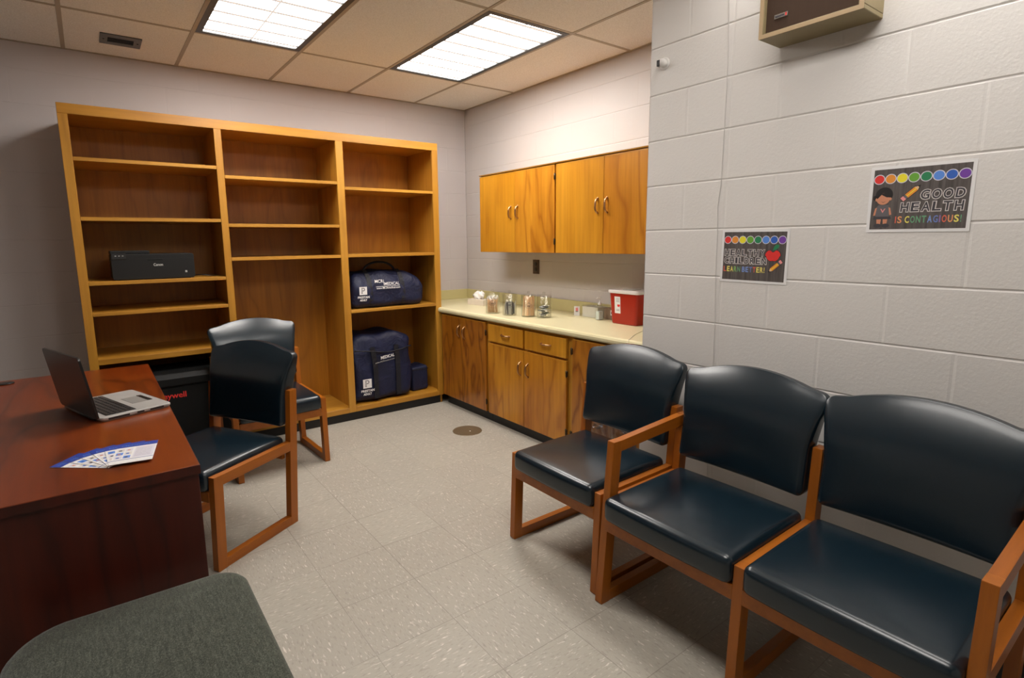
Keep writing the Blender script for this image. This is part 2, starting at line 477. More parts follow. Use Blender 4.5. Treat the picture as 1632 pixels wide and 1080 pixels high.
def tag(o, label=None, cat=None, group=None, kind=None):
    if label: o['label'] = label
    if cat: o['category'] = cat
    if group: o['group'] = group
    if kind: o['kind'] = kind
    return o
def thing(name, label, cat, loc=(0, 0, 0), rz=0.0, group=None):
    o = bpy.data.objects.new(name, None); COL.objects.link(o); o.empty_display_size = 0.1
    o.location = loc; o.rotation_euler = (0, 0, rz)
    return tag(o, label, cat, group)
def copy_tree(o, parent=None):
    c = o.copy(); COL.objects.link(c)
    if parent: c.parent = parent
    for ch in list(o.children): copy_tree(ch, c)
    return c

# ------------------------------------------------------------------ room shell
H = 2.5858; XB = -0.799; YB = -2.772; XL = -5.3; YF = -6.6; CH = 0.2032
fl = MB(); fl.box(XL-.2, 0.2, YF-.2, 0.2, -0.1, 0.0, 'floor'); tag(fl.build('floor'), kind='structure')

def block_wall(name, mapf, L, joints_even, joints_odd, mat, depth, ch_h, ch_v, zoff=0.0, body=None):
    """courses of blocks with pillowed mortar joints. mapf(u, z, d) -> xyz, u along the wall, d into the room"""
    mb = MB(); k = 0; z = zoff
    while z < H - 0.001:
        z1 = min(z+CH, H); z0 = max(z, 0)
        js = sorted(set([0.0] + [j for j in (joints_even if k % 2 == 0 else joints_odd) if 0.02 < j < L-0.02] + [L]))
        for a, b in zip(js[:-1], js[1:]):
            dv = depth*.45; za, zb = z0+ch_h, z1-ch_h
            vs = [mapf(a, z0, -depth), mapf(b, z0, -depth), mapf(b, z1, -depth), mapf(a, z1, -depth),
                  mapf(a+ch_v, za, 0), mapf(b-ch_v, za, 0), mapf(b-ch_v, zb, 0), mapf(a+ch_v, zb, 0),
                  mapf(a, za, -dv), mapf(b, za, -dv), mapf(b, zb, -dv), mapf(a, zb, -dv)]
            mb.raw(vs, [[4, 5, 6, 7], [8, 4, 7, 11], [5, 9, 10, 6], [0, 1, 9, 5], [0, 5, 4, 8], [2, 3, 11, 7], [2, 7, 6, 10]], mat)
        z = z1; k += 1
    if body: mb.box(*body, mat)
    return tag(mb.build(name), kind='structure')
Z0 = 2.0258 - 10*CH   # course offset (about zero)
B = 0.4064
# wall the chairs stand against (plane x = XB), joints measured from its corner; full-height control joint 0.406 from the corner
even = [B*i for i in range(1, 12)]
odd = [0.2032, 0.4064] + [0.6096 + B*i for i in range(0, 10)]
# course between hJ-CH and hJ-2CH is course index 8 from the floor: full blocks
block_wall('wall_right', lambda u, z, d: (XB - d, YB - u, z), abs(YF-YB), even, odd, 'block_paint', 0.0032, 0.0052, 0.008, Z0,
           (XB+0.0033, 0.0, YF, YB-0.0033, 0, H))
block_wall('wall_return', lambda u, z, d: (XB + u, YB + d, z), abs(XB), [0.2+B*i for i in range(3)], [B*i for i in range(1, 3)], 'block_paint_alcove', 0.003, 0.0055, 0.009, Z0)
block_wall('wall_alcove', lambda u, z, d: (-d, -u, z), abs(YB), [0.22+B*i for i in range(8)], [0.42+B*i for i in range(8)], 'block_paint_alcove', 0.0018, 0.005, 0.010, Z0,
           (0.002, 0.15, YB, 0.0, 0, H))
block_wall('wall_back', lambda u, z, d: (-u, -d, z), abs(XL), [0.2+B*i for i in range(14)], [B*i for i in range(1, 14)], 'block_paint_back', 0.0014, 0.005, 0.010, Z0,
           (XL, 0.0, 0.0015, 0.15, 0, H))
block_wall('wall_left', lambda u, z, d: (XL + d, YF + u, z), abs(YF), [0.2+B*i for i in range(17)], [B*i for i in range(1, 17)], 'block_paint', 0.002, 0.005, 0.010, Z0,
           (XL-.15, XL-.002, YF, 0.0, 0, H))
block_wall('wall_front', lambda u, z, d: (XL + u, YF + d, z), abs(XL-XB), [0.2+B*i for i in range(12)], [B*i for i in range(1, 12)], 'block_paint', 0.002, 0.005, 0.010, Z0,
           (XL, XB, YF-.15, YF-.002, 0, H))
bb = MB(); bb.box(XB-.006, XB, YF, YB, 0, 0.10, 'black_base', 0.002); tag(bb.build('baseboard_right'), kind='structure')
bb = MB(); bb.box(XL, -3.04, -0.006, 0, 0, 0.10, 'black_base', 0.002); tag(bb.build('baseboard_back'), kind='structure')
bb = MB(); bb.box(XL, XL+.006, YF, -0.006, 0, 0.10, 'black_base', 0.002); tag(bb.build('baseboard_left'), kind='structure')

# ceiling: slab with openings for the four troffers
T = 0.6096; GX = [-0.5301 - T*i for i in range(0, 8)]; GY = [-0.7585 - 2*T*i for i in range(0, 5)]
# fixture cells: column index i spans GX[i+1]..GX[i]; row j spans GY[j+1]..GY[j]
cells = {(2, 0): 'lens', (0, 0): 'lens', (2, 2): 'lens_near', (0, 2): 'lens_near'}
ce = MB()
xs = [0.15] + GX + [XL-.15]; ys = [0.15] + GY + [YF-.15]
for i in range(len(xs)-1):
    for j in range(len(ys)-1):
        if (i-1, j-1) in cells: continue
        ce.box(xs[i+1], xs[i], ys[j+1], ys[j], H, H+0.02, 'ceiling')
tag(ce.build('ceiling'), kind='structure')
ce = MB(); ce.box(XL-.15, 0.15, YF-.15, 0.15, H+0.16, H+0.18, 'dark_void'); tag(ce.build('trim_1'), kind='structure')
g = MB()
for x in GX: g.box(x-.011, x+.011, YF, 0, H-0.003, H+0.001, 'tee_paint', 0.001, 1)
for y in GY:
    for i in range(-1, 8):
        x1 = (GX[i] if i >= 0 else 0.0)-.011; x0 = (GX[i+1] if i < 7 else XL)+.011
        g.box(x0, x1, y-.011, y+.011, H-0.0025, H+0.001, 'tee_paint', 0.001, 1)
g.box(XL, 0, -.018, 0, H-0.003, H+0.001, 'tee_paint'); g.box(-.018, 0, YB, 0, H-0.003, H+.001, 'tee_paint')
g.box(XB-.018, XB, YF, YB, H-0.003, H+.001, 'tee_paint')
tag(g.build('trim_2'), kind='structure')

def troffer(x0, x1, y0, y1, lens, label, group):
    cx, cy = (x0+x1)/2, (y0+y1)/2; hx, hy = (x1-x0)/2-.011, (y1-y0)/2-.011
    t = thing('ceiling_light', label, 'ceiling light', (cx, cy, H), 0, group)
    f = MB(); wd = 0.032  # black rim: shadow of the recessed reveal around the lens, put into its colour
    for s in (-1, 1):
        f.box(-hx, hx, s*hy-(wd if s > 0 else 0), s*hy+(0 if s > 0 else wd), -0.004, 0.006, 'black_metal')
        f.box(s*hx-(wd if s > 0 else 0), s*hx+(0 if s > 0 else wd), -hy+wd, hy-wd, -0.004, 0.006, 'black_metal')
    f.build('frame', t)
    h = MB()
    h.box(-hx+.004, hx-.004, -hy+.004, hy-.004, 0.10, 0.11, 'white_plastic')
    for s in (-1, 1):
        h.box(s*(hx-.006)-.002, s*(hx-.006)+.002, -hy+.004, hy-.004, 0.007, 0.10, 'white_plastic')
        h.box(-hx+.008, hx-.008, s*(hy-.006)-.002, s*(hy-.006)+.002, 0.007, 0.10, 'white_plastic')
    h.build('housing', t)
    d = MB(); d.box(-hx+wd-.001, hx-wd+.001, -hy+wd-.001, hy-wd+.001, 0.003, 0.006, lens); d.build('diffuser', t)
    return t
lab = {(2, 0): 'left one of two lit ceiling troffers, over the bookcase and desk chairs',
       (0, 0): 'right one of two lit ceiling troffers, over the base and wall cabinets',
       (2, 2): 'unseen ceiling troffer added above the middle of the room to light the near floor',
       (0, 2): 'unseen ceiling troffer added above the waiting chairs to light the right wall'}
for (i, j), ln in cells.items():
    troffer(GX[i+1], GX[i], GY[j+1], GY[j], ln, lab[(i, j)], 'ceiling troffers')

# ceiling vent
t = thing('ceiling_vent', 'small grey metal air vent in the ceiling tile above the bookcase', 'air vent', (-2.687, -0.362, H))
v = MB(); 
for (a, b, c, d) in ((-.103, .103, .045, .095), (-.103, .103, -.095, -.045), (-.103, -.065, -.045, .045), (.065, .103, -.045, .045)):
    v.box(a, b, c, d, -.006, 0, 'steel_vent')
v.build('frame', t)
v = MB(); v.box(-.065, .065, -.045, .045, -.0015, -.0003, 'dark_void'); v.build('opening', t)
for k in range(4):
    s = MB(); s.box(-.064, .064, -.036+k*.024-.002, -.036+k*.024+.002, -.005, -.0015, 'black_metal'); s.build('louver', t)
for sx in (-.085, .085):
    s = MB(); s.lathe([(0.005, 0), (0.004, -.002)], 'dark_void', 10, Matrix.Translation((sx, 0, -.006))); s.build('screw', t)

# ------------------------------------------------------------------ bookcase
bc = thing('bookcase', 'wide built-in orange-stained wooden bookcase with three bays against the back wall', 'bookcase')
XS0, XS1, YFF, ZT = -3.033, -0.607, -0.51, 2.162
def part(parent, name, *boxes, mat='shelf_wood_upright', bev=0.0015):
    m = MB()
    for b in boxes: m.box(*b, mat, bev, 1)
    return m.build(name, parent)
part(bc, 'stile', (XS0, -2.987, YFF-.0, YFF+.02, .07, 2.105)); part(bc, 'stile', (-2.251, -2.208, YFF, YFF+.02, .07, 2.105))
part(bc, 'stile', (-1.457, -1.403, YFF, YFF+.02, .07, 2.105)); part(bc, 'stile', (-.659, XS1, YFF, YFF+.02, .07, 2.105))
part(bc, 'top_rail', (XS0, XS1, YFF, YFF+.02, 2.105, ZT), mat='shelf_wood_flat')
part(bc, 'side_panel', (XS0+.004, XS0+.022, YFF+.02, -.006, 0, ZT-.02)); part(bc, 'side_panel', (XS1-.022, XS1-.004, YFF+.02, -.006, 0, ZT-.02))
part(bc, 'divider', (-2.239, -2.220, YFF+.02, -.024, .07, 2.12)); part(bc, 'divider', (-1.439, -1.420, YFF+.02, -.024, .07, 2.12))
part(bc, 'top_panel', (XS0+.023, XS1-.023, YFF+.02, -.024, 2.12, 2.14), mat='shelf_wood_flat')
part(bc, 'back_panel', (XS0+.023, XS1-.023, -.022, -.006, 0.02, 2.14), mat='shelf_wood_back')
part(bc, 'toe_kick', (XS0+.03, XS1-.02, -.487, -.475, 0, .068), mat='black_base')
bays = [(-3.010, -2.240, -2.986, -2.252), (-2.219, -1.440, -2.207, -1.458), (-1.419, -.630, -1.402, -.660)]
shelves = [[1.875, 1.54, 1.165, .982, .70], [1.82, 1.510, 1.288], [1.785, 1.29, .867]]
for (a, b, c, d), zs in zip(bays, shelves):
    for z in zs:
        th = .032 if abs(z-.70) < .01 else .021
        m = MB(); m.box(a, b, YFF+.021, -.024, z-.019, z, 'shelf_wood_flat')
        m.box(c, d, YFF+.001, YFF+.02, z-th, z, 'shelf_wood_flat', .001, 1)
        m.build('shelf', bc)
for (a, b, c, d) in bays[1:]:
    m = MB(); m.box(a, b, YFF+.021, -.024, .085, .108, 'shelf_wood_flat'); m.box(c, d, YFF, YFF+.02, .07, .108, 'shelf_wood_flat', .001, 1)
    m.build('bottom_board', bc)

# ------------------------------------------------------------------ base cabinets, counter, wall cabinets
def handle_mb(L=.092, horiz=False):
    m = MB(); h = L/2; pts = []
    for i in range(15):
        t = i/14; a = -h + L*t
        o = .024*(1-abs(2*t-1)**4)
        pts.append((-o, a, 0) if horiz else (-o, 0, a))
    m.tube(pts, .0075, 'brass', 8, flat=.8)
    for s in (-1, 1):
        p = (0, s*h, 0) if horiz else (0, 0, s*h)
        m.lathe([(.007, 0), (.007, .003), (.0055, .005)], 'brass', 12, Matrix.Translation(p) @ Matrix.Rotation(-PI/2, 4, 'Y'))
    return m
def hinge(par, y, z):
    m = MB(); m.tube([(-.004, y, z-.022), (-.004, y, z+.022)], .0045, 'hinge_metal', 8); m.box(-.003, 0, y-.010, y+.010, z-.018, z+.018, 'hinge_metal')
    return m.build('hinge', par)
def door(par, xf, y0, y1, z0, z1, mat, hy, hz, name='door', horiz=False, hingeside=None):
    m = MB(); m.box(0, .018, y0, y1, z0, z1, mat, .003, 2)
    m.box(-.0006, .001, y0+.001, y1-.001, z1-.007, z1-.002, 'cabinet_wood_edge')
    o = m.build(name, par, (xf, 0, 0))
    hm = handle_mb(.092, horiz).build('handle' if not horiz else 'pull', o, (0, hy, hz))
    if hingeside is not None:
        for z in (z0+.08, z1-.08): hinge(o, hingeside, z)
    return o
XD = -0.620; XC = -.600   # door face, carcass face
def base_unit(label, y0, y1):
    t = thing('base_cabinet', label, 'base cabinet', (0, 0, 0), 0, 'base cabinets under the counter')
    m = MB(); m.box(XC+.018, -.004, y0+.0005, y1-.0005, .08, .788, 'cabinet_wood_edge'); m.build('carcass', t)
    k = MB(); k.box(-.573, -.01, y0+.0005, y1-.0005, 0, .08, 'black_base'); k.build('toe_kick', t)
    return t
def frame_bits(t, boxes):
    m = MB()
    for y0, y1, z0, z1 in boxes: m.box(XC, XC+.018, y0, y1, z0, z1, 'cabinet_wood_edge', .001, 1)
    return m.build('face_frame', t)
u1 = base_unit('wooden base cabinet with two tall streaked doors next to the bookcase', -1.187, -.530)
frame_bits(u1, [(-1.187, -1.15, .08, .788), (-.56, -.530, .08, .788), (-1.15, -.56, .76, .788), (-1.15, -.56, .08, .11)])
door(u1, XD, -.842, -.532, .083, .778, 'door_wood_streaked', -.806, .665)
door(u1, XD, -1.168, -.844, .083, .778, 'door_wood_streaked', -.881, .660, hingeside=-1.174)
u2 = base_unit('wooden base cabinet with two drawers above two doors in the middle of the counter', -2.062, -1.188)
frame_bits(u2, [(-1.225, -1.188, .08, .788), (-2.062, -2.02, .08, .788), (-2.02, -1.225, .76, .788), (-2.02, -1.225, .60, .66), (-2.02, -1.225, .08, .11), (-1.64, -1.60, .66, .76)])
door(u2, XD, -1.612, -1.202, .642, .768, 'door_wood_plain', -1.419, .706, 'drawer', True)
door(u2, XD, -2.043, -1.634, .642, .768, 'door_wood_plain', -1.853, .706, 'drawer', True)
door(u2, XD, -1.621, -1.202, .083, .625, 'door_wood_figured', -1.587, .497)
door(u2, XD, -2.045, -1.625, .083, .625, 'door_wood_figured', -1.668, .497, hingeside=-2.051)
u3 = base_unit('wooden base cabinet with tall doors partly hidden behind the waiting chair', -2.768, -2.063)
frame_bits(u3, [(-2.105, -2.063, .08, .788), (-2.768, -2.73, .08, .788), (-2.73, -2.105, .76, .788), (-2.73, -2.105, .08, .11)])
door(u3, XD, -2.43, -2.100, .083, .778, 'door_wood_streaked', -2.40, .66, hingeside=-2.094)
door(u3, XD, -2.765, -2.433, .083, .778, 'door_wood_streaked', -2.466, .66)

ct = thing('countertop', 'pale yellow laminate countertop with backsplash on top of the base cabinets', 'countertop')
m = MB()
prof = [(-.004, .789), (-.615, .789), (-.632, .792), (-.640, .802), (-.641, .816), (-.636, .827), (-.624, .832), (-.610, .8325), (-.59, .832), (-.004, .832)]
m.prism([(p[0], p[1]) for p in prof], -2.768, -.512, 'y', 'counter_laminate')
m.box(-.604, -.004, -.512, -.004, .789, .832, 'counter_laminate')
m.build('worktop', ct)
m = MB(); m.box(-.023, -.004, -2.768, -.004, .8325, .922, 'splash_laminate', .003, 2); m.build('backsplash', ct)
m = MB(); m.box(-.604, -.024, -.023, -.004, .8325, .922, 'splash_laminate', .003, 2); m.build('backsplash', ct)

def wall_cab(label, y0, y1, doors):
    t = thing('wall_cabinet', label, 'wall cabinet', (0, 0, 0), 0, 'wall cabinets over the counter')
    m = MB(); m.box(-.312, -.003, y0, y1, 1.294, 1.898, 'cabinet_wood_edge', .001, 1); m.build('carcass', t)
    m = MB(); m.prism([(-.334, 1.8985), (-.337, 1.906), (-.003, 1.906), (-.003, 1.8985)], y0, y1, 'y', 'cabinet_wood_edge'); m.build('top_molding', t)
    for (a, b, mat, hy, hs) in doors:
        door(t, -.332, a, b, 1.290, 1.892, mat, hy, 1.592, hingeside=hs)
    return t
wall_cab('left wall cabinet over the counter, nearest the room corner, with two doors', -1.6205, -.705,
         [(-1.166, -.708, 'door_wood_plain', -1.120, None), (-1.612, -1.169, 'door_wood_figured', -1.203, -1.617)])
wall_cab('right wall cabinet over the counter, above the red container, with two doors', -2.535, -1.6215,
         [(-2.066, -1.627, 'door_wood_plain', -2.018, None), (-2.528, -2.069, 'door_wood_figured', -2.098, None)])

# wall outlet
t = thing('wall_outlet', 'brown double power outlet on the wall above the jars', 'power outlet', (-.0012, -1.035, 1.165))
m = MB(); m.box(-.006, 0, -.038, .038, -.058, .058, 'outlet_brown', .002, 2); m.build('cover_plate', t)
for s in (-1, 1):
    m = MB(); m.lathe([(.017, 0), (.017, .003), (.015, .004)], 'black_metal', 20, Matrix.Translation((-.006, 0, s*.022)) @ Matrix.Rotation(-PI/2, 4, 'Y'))
    m.box(-.0105, -.0098, -.008, -.006, s*.022-.004, s*.022+.006, 'hinge_metal'); m.box(-.0105, -.0098, .006, .008, s*.022-.004, s*.022+.006, 'hinge_metal')
    m.build('socket', t)

# ------------------------------------------------------------------ counter items
ZC = .8326
def jar(label, x, y, kind):
    t = thing('apothecary_jar', label, 'jar', (x, y, ZC), 0, 'clear jars on the counter')
    m = MB()
    m.lathe([(.0, .0), (.050, .0), (.053, .003), (.053, .150), (.0515, .150), (.0505, .006), (0, .005)], 'clear_acrylic', 36, cap=False); m.build('body', t)
    m = MB(); m.lathe([(0, .1505), (.055, .1505), (.055, .157), (.050, .160), (.012, .162), (.007, .168), (.011, .176), (.008, .183), (0, .185)], 'clear_acrylic', 36, cap=False); m.build('lid', t)
    # printed oval label facing the room
    d = Vector((-2.6, -3.2, 0)).normalized(); a0 = math.atan2(d.y, d.x)
    m = MB()
    for k in range(40):
        th = 2*PI*k/40; th2 = 2*PI*(k+1)/40; vs = []
        for (q, r2) in ((th, 1), (th, .9), (th2, .9), (th2, 1)):
            a = a0 + .026*r2*math.cos(q)/.0535; vs.append((.0535*math.cos(a), .0535*math.sin(a), .082+.017*r2*math.sin(q)))
        m.raw(vs, [[0, 1, 2, 3]], 'print_darkgrey')
    for zz, hw in ((.084, .016), (.077, .012), (.104, .004)):
        vs = []
        for i in range(7):
            a = a0 + hw*(i/3-1)/.0535
            for dz in (-.002, .002): vs.append((.0535*math.cos(a), .0535*math.sin(a), zz+dz))
        m.raw(vs, [[2*i, 2*i+2, 2*i+3, 2*i+1] for i in range(6)], 'print_darkgrey')
    m.build('printed_label', t)
    R = random.Random(kind)
    m = MB()
    if kind == 'swab':
        for i in range(60):
            a = R.uniform(0, 2*PI); r = .040*math.sqrt(R.random()); b = a+R.uniform(-.5, .5); r2 = min(.044, r+R.uniform(0, .012))
            p0 = Vector((r*math.cos(a), r*math.sin(a), .008)); p1 = Vector((r2*math.cos(b), r2*math.sin(b), R.uniform(.118, .140)))
            m.tube([p0, p1], .0013, 'stick_wood', 5)
            q = (p1-p0).normalized(); m.tube([p1-q*.014, p1-q*.010, p1-q*.004, p1], .0032, 'cotton', 6)
        tg = 'swabs'
    elif kind == 'blade':
        for i in range(30):
            a = 2*PI*i/30+R.uniform(-.1, .1); r = R.choice((.040, .030, .018)); h = R.uniform(.07, .098)
            M_ = Matrix.Translation((r*math.cos(a), r*math.sin(a), .008)) @ Matrix.Rotation(a, 4, 'Z') @ Matrix.Rotation(R.uniform(-.05, .1), 4, 'Y')
            m.box(-.0015, .0015, -.0055, .0055, 0, h, R.choice(('instrument_steel', 'packet_grey', 'instrument_steel', 'print_darkgrey')), .0007, 1, M_)
        tg = 'instruments'
    elif kind == 'depressor':
        for i in range(34):
            a = 2*PI*i/34*2.03+R.uniform(-.1, .1); r = (.042, .030, .018)[i % 3]; h = R.uniform(.125, .142)
            M_ = Matrix.Translation((r*math.cos(a), r*math.sin(a), .008)) @ Matrix.Rotation(a, 4, 'Z') @ Matrix.Rotation(R.uniform(-.12, .02), 4, 'Y')
            m.box(-.0009, .0009, -.0085, .0085, 0, h, R.choice(('stick_wood', 'stick_wood_pale')), .0006, 1, M_)
        tg = 'tongue_depressors'
    else:
        for i in range(16):
            M_ = Matrix.Translation((R.uniform(-.018, .018), R.uniform(-.018, .018), .012+i*.0048)) @ Matrix.Rotation(R.uniform(0, PI), 4, 'Z') @ Matrix.Rotation(R.uniform(-.25, .25), 4, 'X')
            m.box(-.022, .022, -.020, .020, -.0018, .0018, R.choice(('packet_green', 'packet_grey', 'paper_white', 'packet_green')), .001, 1, M_)
        tg = 'packets'
    tag(m.build(tg, t), kind='stuff')
jar('clear jar packed with cotton-tipped wooden swabs, beside the tissue box', -.522, -1.132, 'swab')
jar('clear jar half filled with grey metal instruments, second from the tissue box', -.490, -1.300, 'blade')
jar('clear jar full of pale wooden tongue depressors', -.430, -1.448, 'depressor')
jar('clear jar holding a low pile of green and grey packets', -.382, -1.562, 'packet')

t = thing('tissue_box', 'low tan tissue box with a white tissue pulled up, on the counter corner', 'tissue box', (-.262, -.585, ZC), math.radians(8))
m = MB(); m.box(-.055, .055, -.10, .10, 0, .05, 'tissue_box', .002, 2); m.build('box', t)
m = MB(); R = random.Random(3); n = 22; vs = []; fs = []
for k, (z, r) in enumerate(((.050, .022), (.065, .028), (.082, .036), (.098, .030), (.11, .016))):
    for i in range(n):
        a = 2*PI*i/n; rr = r*(1+.45*math.sin(3*a+k)+.2*R.uniform(-1, 1)); vs.append((rr*math.cos(a)*.7, rr*math.sin(a)*1.5, z+.012*math.sin(5*a+k)))
for k in range(4):
    for i in range(n): j = (i+1) % n; fs.append([k*n+i, k*n+j, (k+1)*n+j, (k+1)*n+i])
fs.append([4*n+i for i in range(n)])
m.raw(vs, fs, 'cotton', True); m.build('tissue', t)

# sharps container
t = thing('sharps_container', 'red plastic sharps container with a white lid on the counter', 'container', (-.155, -2.155, ZC), math.radians(0))
m = MB()
def rrect(hx, hy, r, n=5):
    out = []
    for cx, cy, a0 in ((hx-r, hy-r, 0), (-hx+r, hy-r, PI/2), (-hx+r, -hy+r, PI), (hx-r, -hy+r, 1.5*PI)):
        for i in range(n+1): a = a0+PI/2*i/n; out.append((cx+r*math.cos(a), cy+r*math.sin(a)))
    return out
def loft(mb, levels, mat, smooth=False, M=None):
    n = len(levels[0][0]); vs = []; fs = []
    for poly, z in levels: vs += [(p[0], p[1], z) for p in poly]
    for k in range(len(levels)-1):
        for i in range(n): j = (i+1) % n; fs.append([k*n+i, k*n+j, (k+1)*n+j, (k+1)*n+i])
    fs.append(list(range(n))[::-1]); fs.append([(len(levels)-1)*n+i for i in range(n)])
    mb.raw(vs, fs, mat, smooth, M)
loft(m, [(rrect(.062, .100, .018), 0), (rrect(.066, .104, .020), .006), (rrect(.078, .118, .022), .200)], 'sharps_red'); m.build('bin', t)
m = MB(); loft(m, [(rrect(.084, .125, .022), .2005), (rrect(.086, .127, .022), .204), (rrect(.086, .127, .022), .216), (rrect(.080, .121, .022), .222)], 'white_lid')
m.box(-.045, .045, -.05, .03, .2222, .227, 'packet_grey', .003, 2); m.build('lid', t)
m = MB()
Mf = Matrix.Translation((-.0722, .045, .125)) @ Matrix.Rotation(math.radians(-3.5), 4, 'Y')
m.box(-.0012, 0, -.024, .024, -.055, .055, 'paper_white', 0, 1, Mf)
m.disc((-.0722-.0016, .035, .125), .012, .012, (0, 1, 0), (.06, 0, 1), 'print_red')
for zz in (.165, .155, .147, .095, .088): m.box(-.0018+.0, -.0012, -.017, .010, zz-.125-.0012, zz-.125+.0012, 'print_grey', 0, 1, Mf)
m.build('warning_label', t)

# pump bottle
t = thing('pump_bottle', 'small clear pump bottle standing beside the red container', 'bottle', (-.175, -1.905, ZC))
m = MB(); loft(m, [(rrect(.026, .018, .010), 0), (rrect(.028, .020, .010), .004), (rrect(.028, .020, .010), .085), (rrect(.014, .012, .008), .10), (rrect(.011, .011, .008), .105)], 'clear_acrylic')
m.build('body', t)
m = MB(); loft(m, [(rrect(.0245, .0165, .009), .004), (rrect(.0245, .0165, .009), .06)], 'bottle_gel'); m.build('gel', t)
m = MB(); m.lathe([(.012, .105), (.012, .118), (.004, .120), (.004, .150), (.009, .152), (.009, .158), (0, .160)], 'white_plastic', 16)
m.tube([(0, 0, .155), (-.02, .0, .156), (-.034, 0, .150)], .0035, 'white_plastic', 8); m.build('pump', t)

t = thing('storage_box', 'small clear-fronted pale box lying on the counter by the pump bottle', 'box', (-.085, -1.765, ZC))
m = MB(); m.box(-.05, .05, -.085, .065, 0, .075, 'carton_pale', .004, 2); m.build('body', t)
m = MB(); m.box(-.053, .053, -.088, .068, .0755, .083, 'clear_acrylic', .002, 2); m.build('lid', t)
t = thing('carton', 'small brown printed carton between the pump bottle and the red container', 'box', (-.075, -1.945, ZC))
m = MB(); m.box(-.04, .04, -.045, .055, 0, .078, 'carton_brown', .002, 1); m.build('body', t)
m = MB(); m.box(-.0412, -.0404, -.030, -.006, .03, .066, 'paper_white'); m.box(-.0416, -.0412, -.026, -.012, .04, .056, 'print_darkgrey'); m.build('printed_label', t)
t = thing('notice_card', 'tiny white card with red print standing on the counter', 'card', (-.135, -1.645, ZC), math.radians(40))
m = MB(); m.box(-.001, .001, -.020, .020, 0, .068, 'paper_white'); m.build('card', t)
m = MB()
for zz in (.054, .046, .038, .030): m.box(-.0016, -.0011, -.009, .009, zz-.0026, zz+.0026, 'print_red' if zz > .031 else 'print_darkgrey')
m.build('print', t)
c = MB(); c.tube([(-.3, -2.39, .8345), (-.44, -2.445, .8345), (-.53, -2.49, .8345), (-.60, -2.53, .835), (-.636, -2.547, .832), (-.644, -2.55, .815), (-.645, -2.552, .785)], .0016, 'cord_cream', 6)
tag(c.build('thin_cord'), 'thin pale cord trailing over the counter front edge', 'cord')

# ------------------------------------------------------------------ chairs
def side_frame(root, sx, arm, tx=.032):
    """one sled-based side frame centred on x = sx"""
    a0, a1 = sx-tx/2, sx+tx/2
    sl = .084 if arm else .040
    zt = .635 if arm else .415
    F = lambda z: -.25 + sl*z      # front edge of the front leg
    Rr = lambda z: .22 + .075*z    # rear edge of the rear leg
    W = .046
    m = MB(); m.prism([(F(0)+.003, 0), (F(0)+W, 0), (F(zt)+W, zt), (F(zt), zt), (F(0), .006)], a0, a1, 'x', 'chair_wood', .0025); m.build('leg', root)
    zr = .66 if arm else .672
    m = MB(); m.prism([(Rr(0)-W, 0), (Rr(0), 0), (Rr(zr), zr), (Rr(zr)-W, zr)], a0, a1, 'x', 'chair_wood', .0025); m.build('leg', root)
    m = MB(); m.prism([(F(0)+W-.001, 0.001), (Rr(0)-W+.001, 0.001), (Rr(.044)-W+.001, .044), (F(.044)+W-.001, .044)], a0+.0005, a1-.0005, 'x', 'chair_wood_rail', .002); m.build('runner', root)
    z0, z1 = .370, .4145
    m = MB()
    m.prism([(F(z0)+W-.001, z0), (Rr(z0)-W+.001, z0+.005), (Rr(z1)-W+.001, z1+.005), (F(z1)+W-.001, z1)], a0+.0005, a1-.0005, 'x', 'chair_wood_rail', .002)
    m.build('side_rail', root)
    if arm:
        m = MB(); m.prism([(F(.592)+W-.001, .592), (Rr(.615)-W+.001, .615), (Rr(.615)-W+.001, .6595), (F(.635)+W-.001, .6345)], a0+.0005, a1-.0005, 'x', 'chair_wood_rail', .002)
        m.build('armrest', root)
def seat_part(root, cx, w_):
    hx, hy, hz = w_/2, .232, .046
    def df(q):
        u, v = q.x/hx, q.y/hy
        z = q.z
        if z > -.01: z += .017*(1-u*u)*(1-v*v) * (z+.01)/.056
        y = q.y - (.008*(1-u*u) if q.y < 0 else 0)
        return Vector((q.x+cx, y-.025, z+.397+.004*v))
    roundbox(hx, hy, hz, .026, (12, 12, 2), df, 'vinyl').build('seat', root)
def back_part(root, cx, w_):
    hx, hy, hz = w_/2, .043, .170
    def df(q):
        u, t_ = q.x/hx, (q.z+hz)/(2*hz)
        x = q.x*(0.925 + .075*max(0, min(1, (t_-.45)/.4))**1.2)
        puff = (1-u*u)*(1-(2*t_-1)**2)
        y = q.y*(1+.45*puff) - .014*u*u
        if q.y < 0 and t_ > .6: y = -.014*u*u + (q.y*(1+.45*puff))*(1-.95*((t_-.6)/.4)**2)
        z = q.z + .058*(1-u*u)*max(0, t_)**1.5
        kk = max(0, abs(u)-.8)*max(0, t_-.8)/.04
        x += math.copysign(.010*kk, u); z += .012*kk
        return Vector((x+cx, y+.232+.15*(q.z+hz), z+.665))
    roundbox(hx, hy, hz, .024, (14, 2, 12), df, 'vinyl').build('backrest', root)
def cross_bits(root, x0, x1):
    m = MB(); m.box(x0, x1, -.239, -.214, .302, .351, 'chair_wood_rail', .002, 1); m.build('front_rail', root)
    m = MB(); m.box(x0, x1, .178, .198, .335, .385, 'chair_wood_rail', .002, 1); m.build('rear_rail', root)
def make_chair(name, label, cat, bays_, arms, pitch=.515):
    """bays_: number of seats; arms: set of side indexes that have an arm"""
    root = thing(name, label, cat)
    xs_ = [(-bays_/2+i)*pitch for i in range(bays_+1)]
    for i, x in enumerate(xs_): side_frame(root, x, i in arms)
    for i in range(bays_):
        cx = (xs_[i]+xs_[i+1])/2
        seat_part(root, cx, pitch-.034); back_part(root, cx, .53)
        cross_bits(root, xs_[i]+.016, xs_[i+1]-.016)
    return root
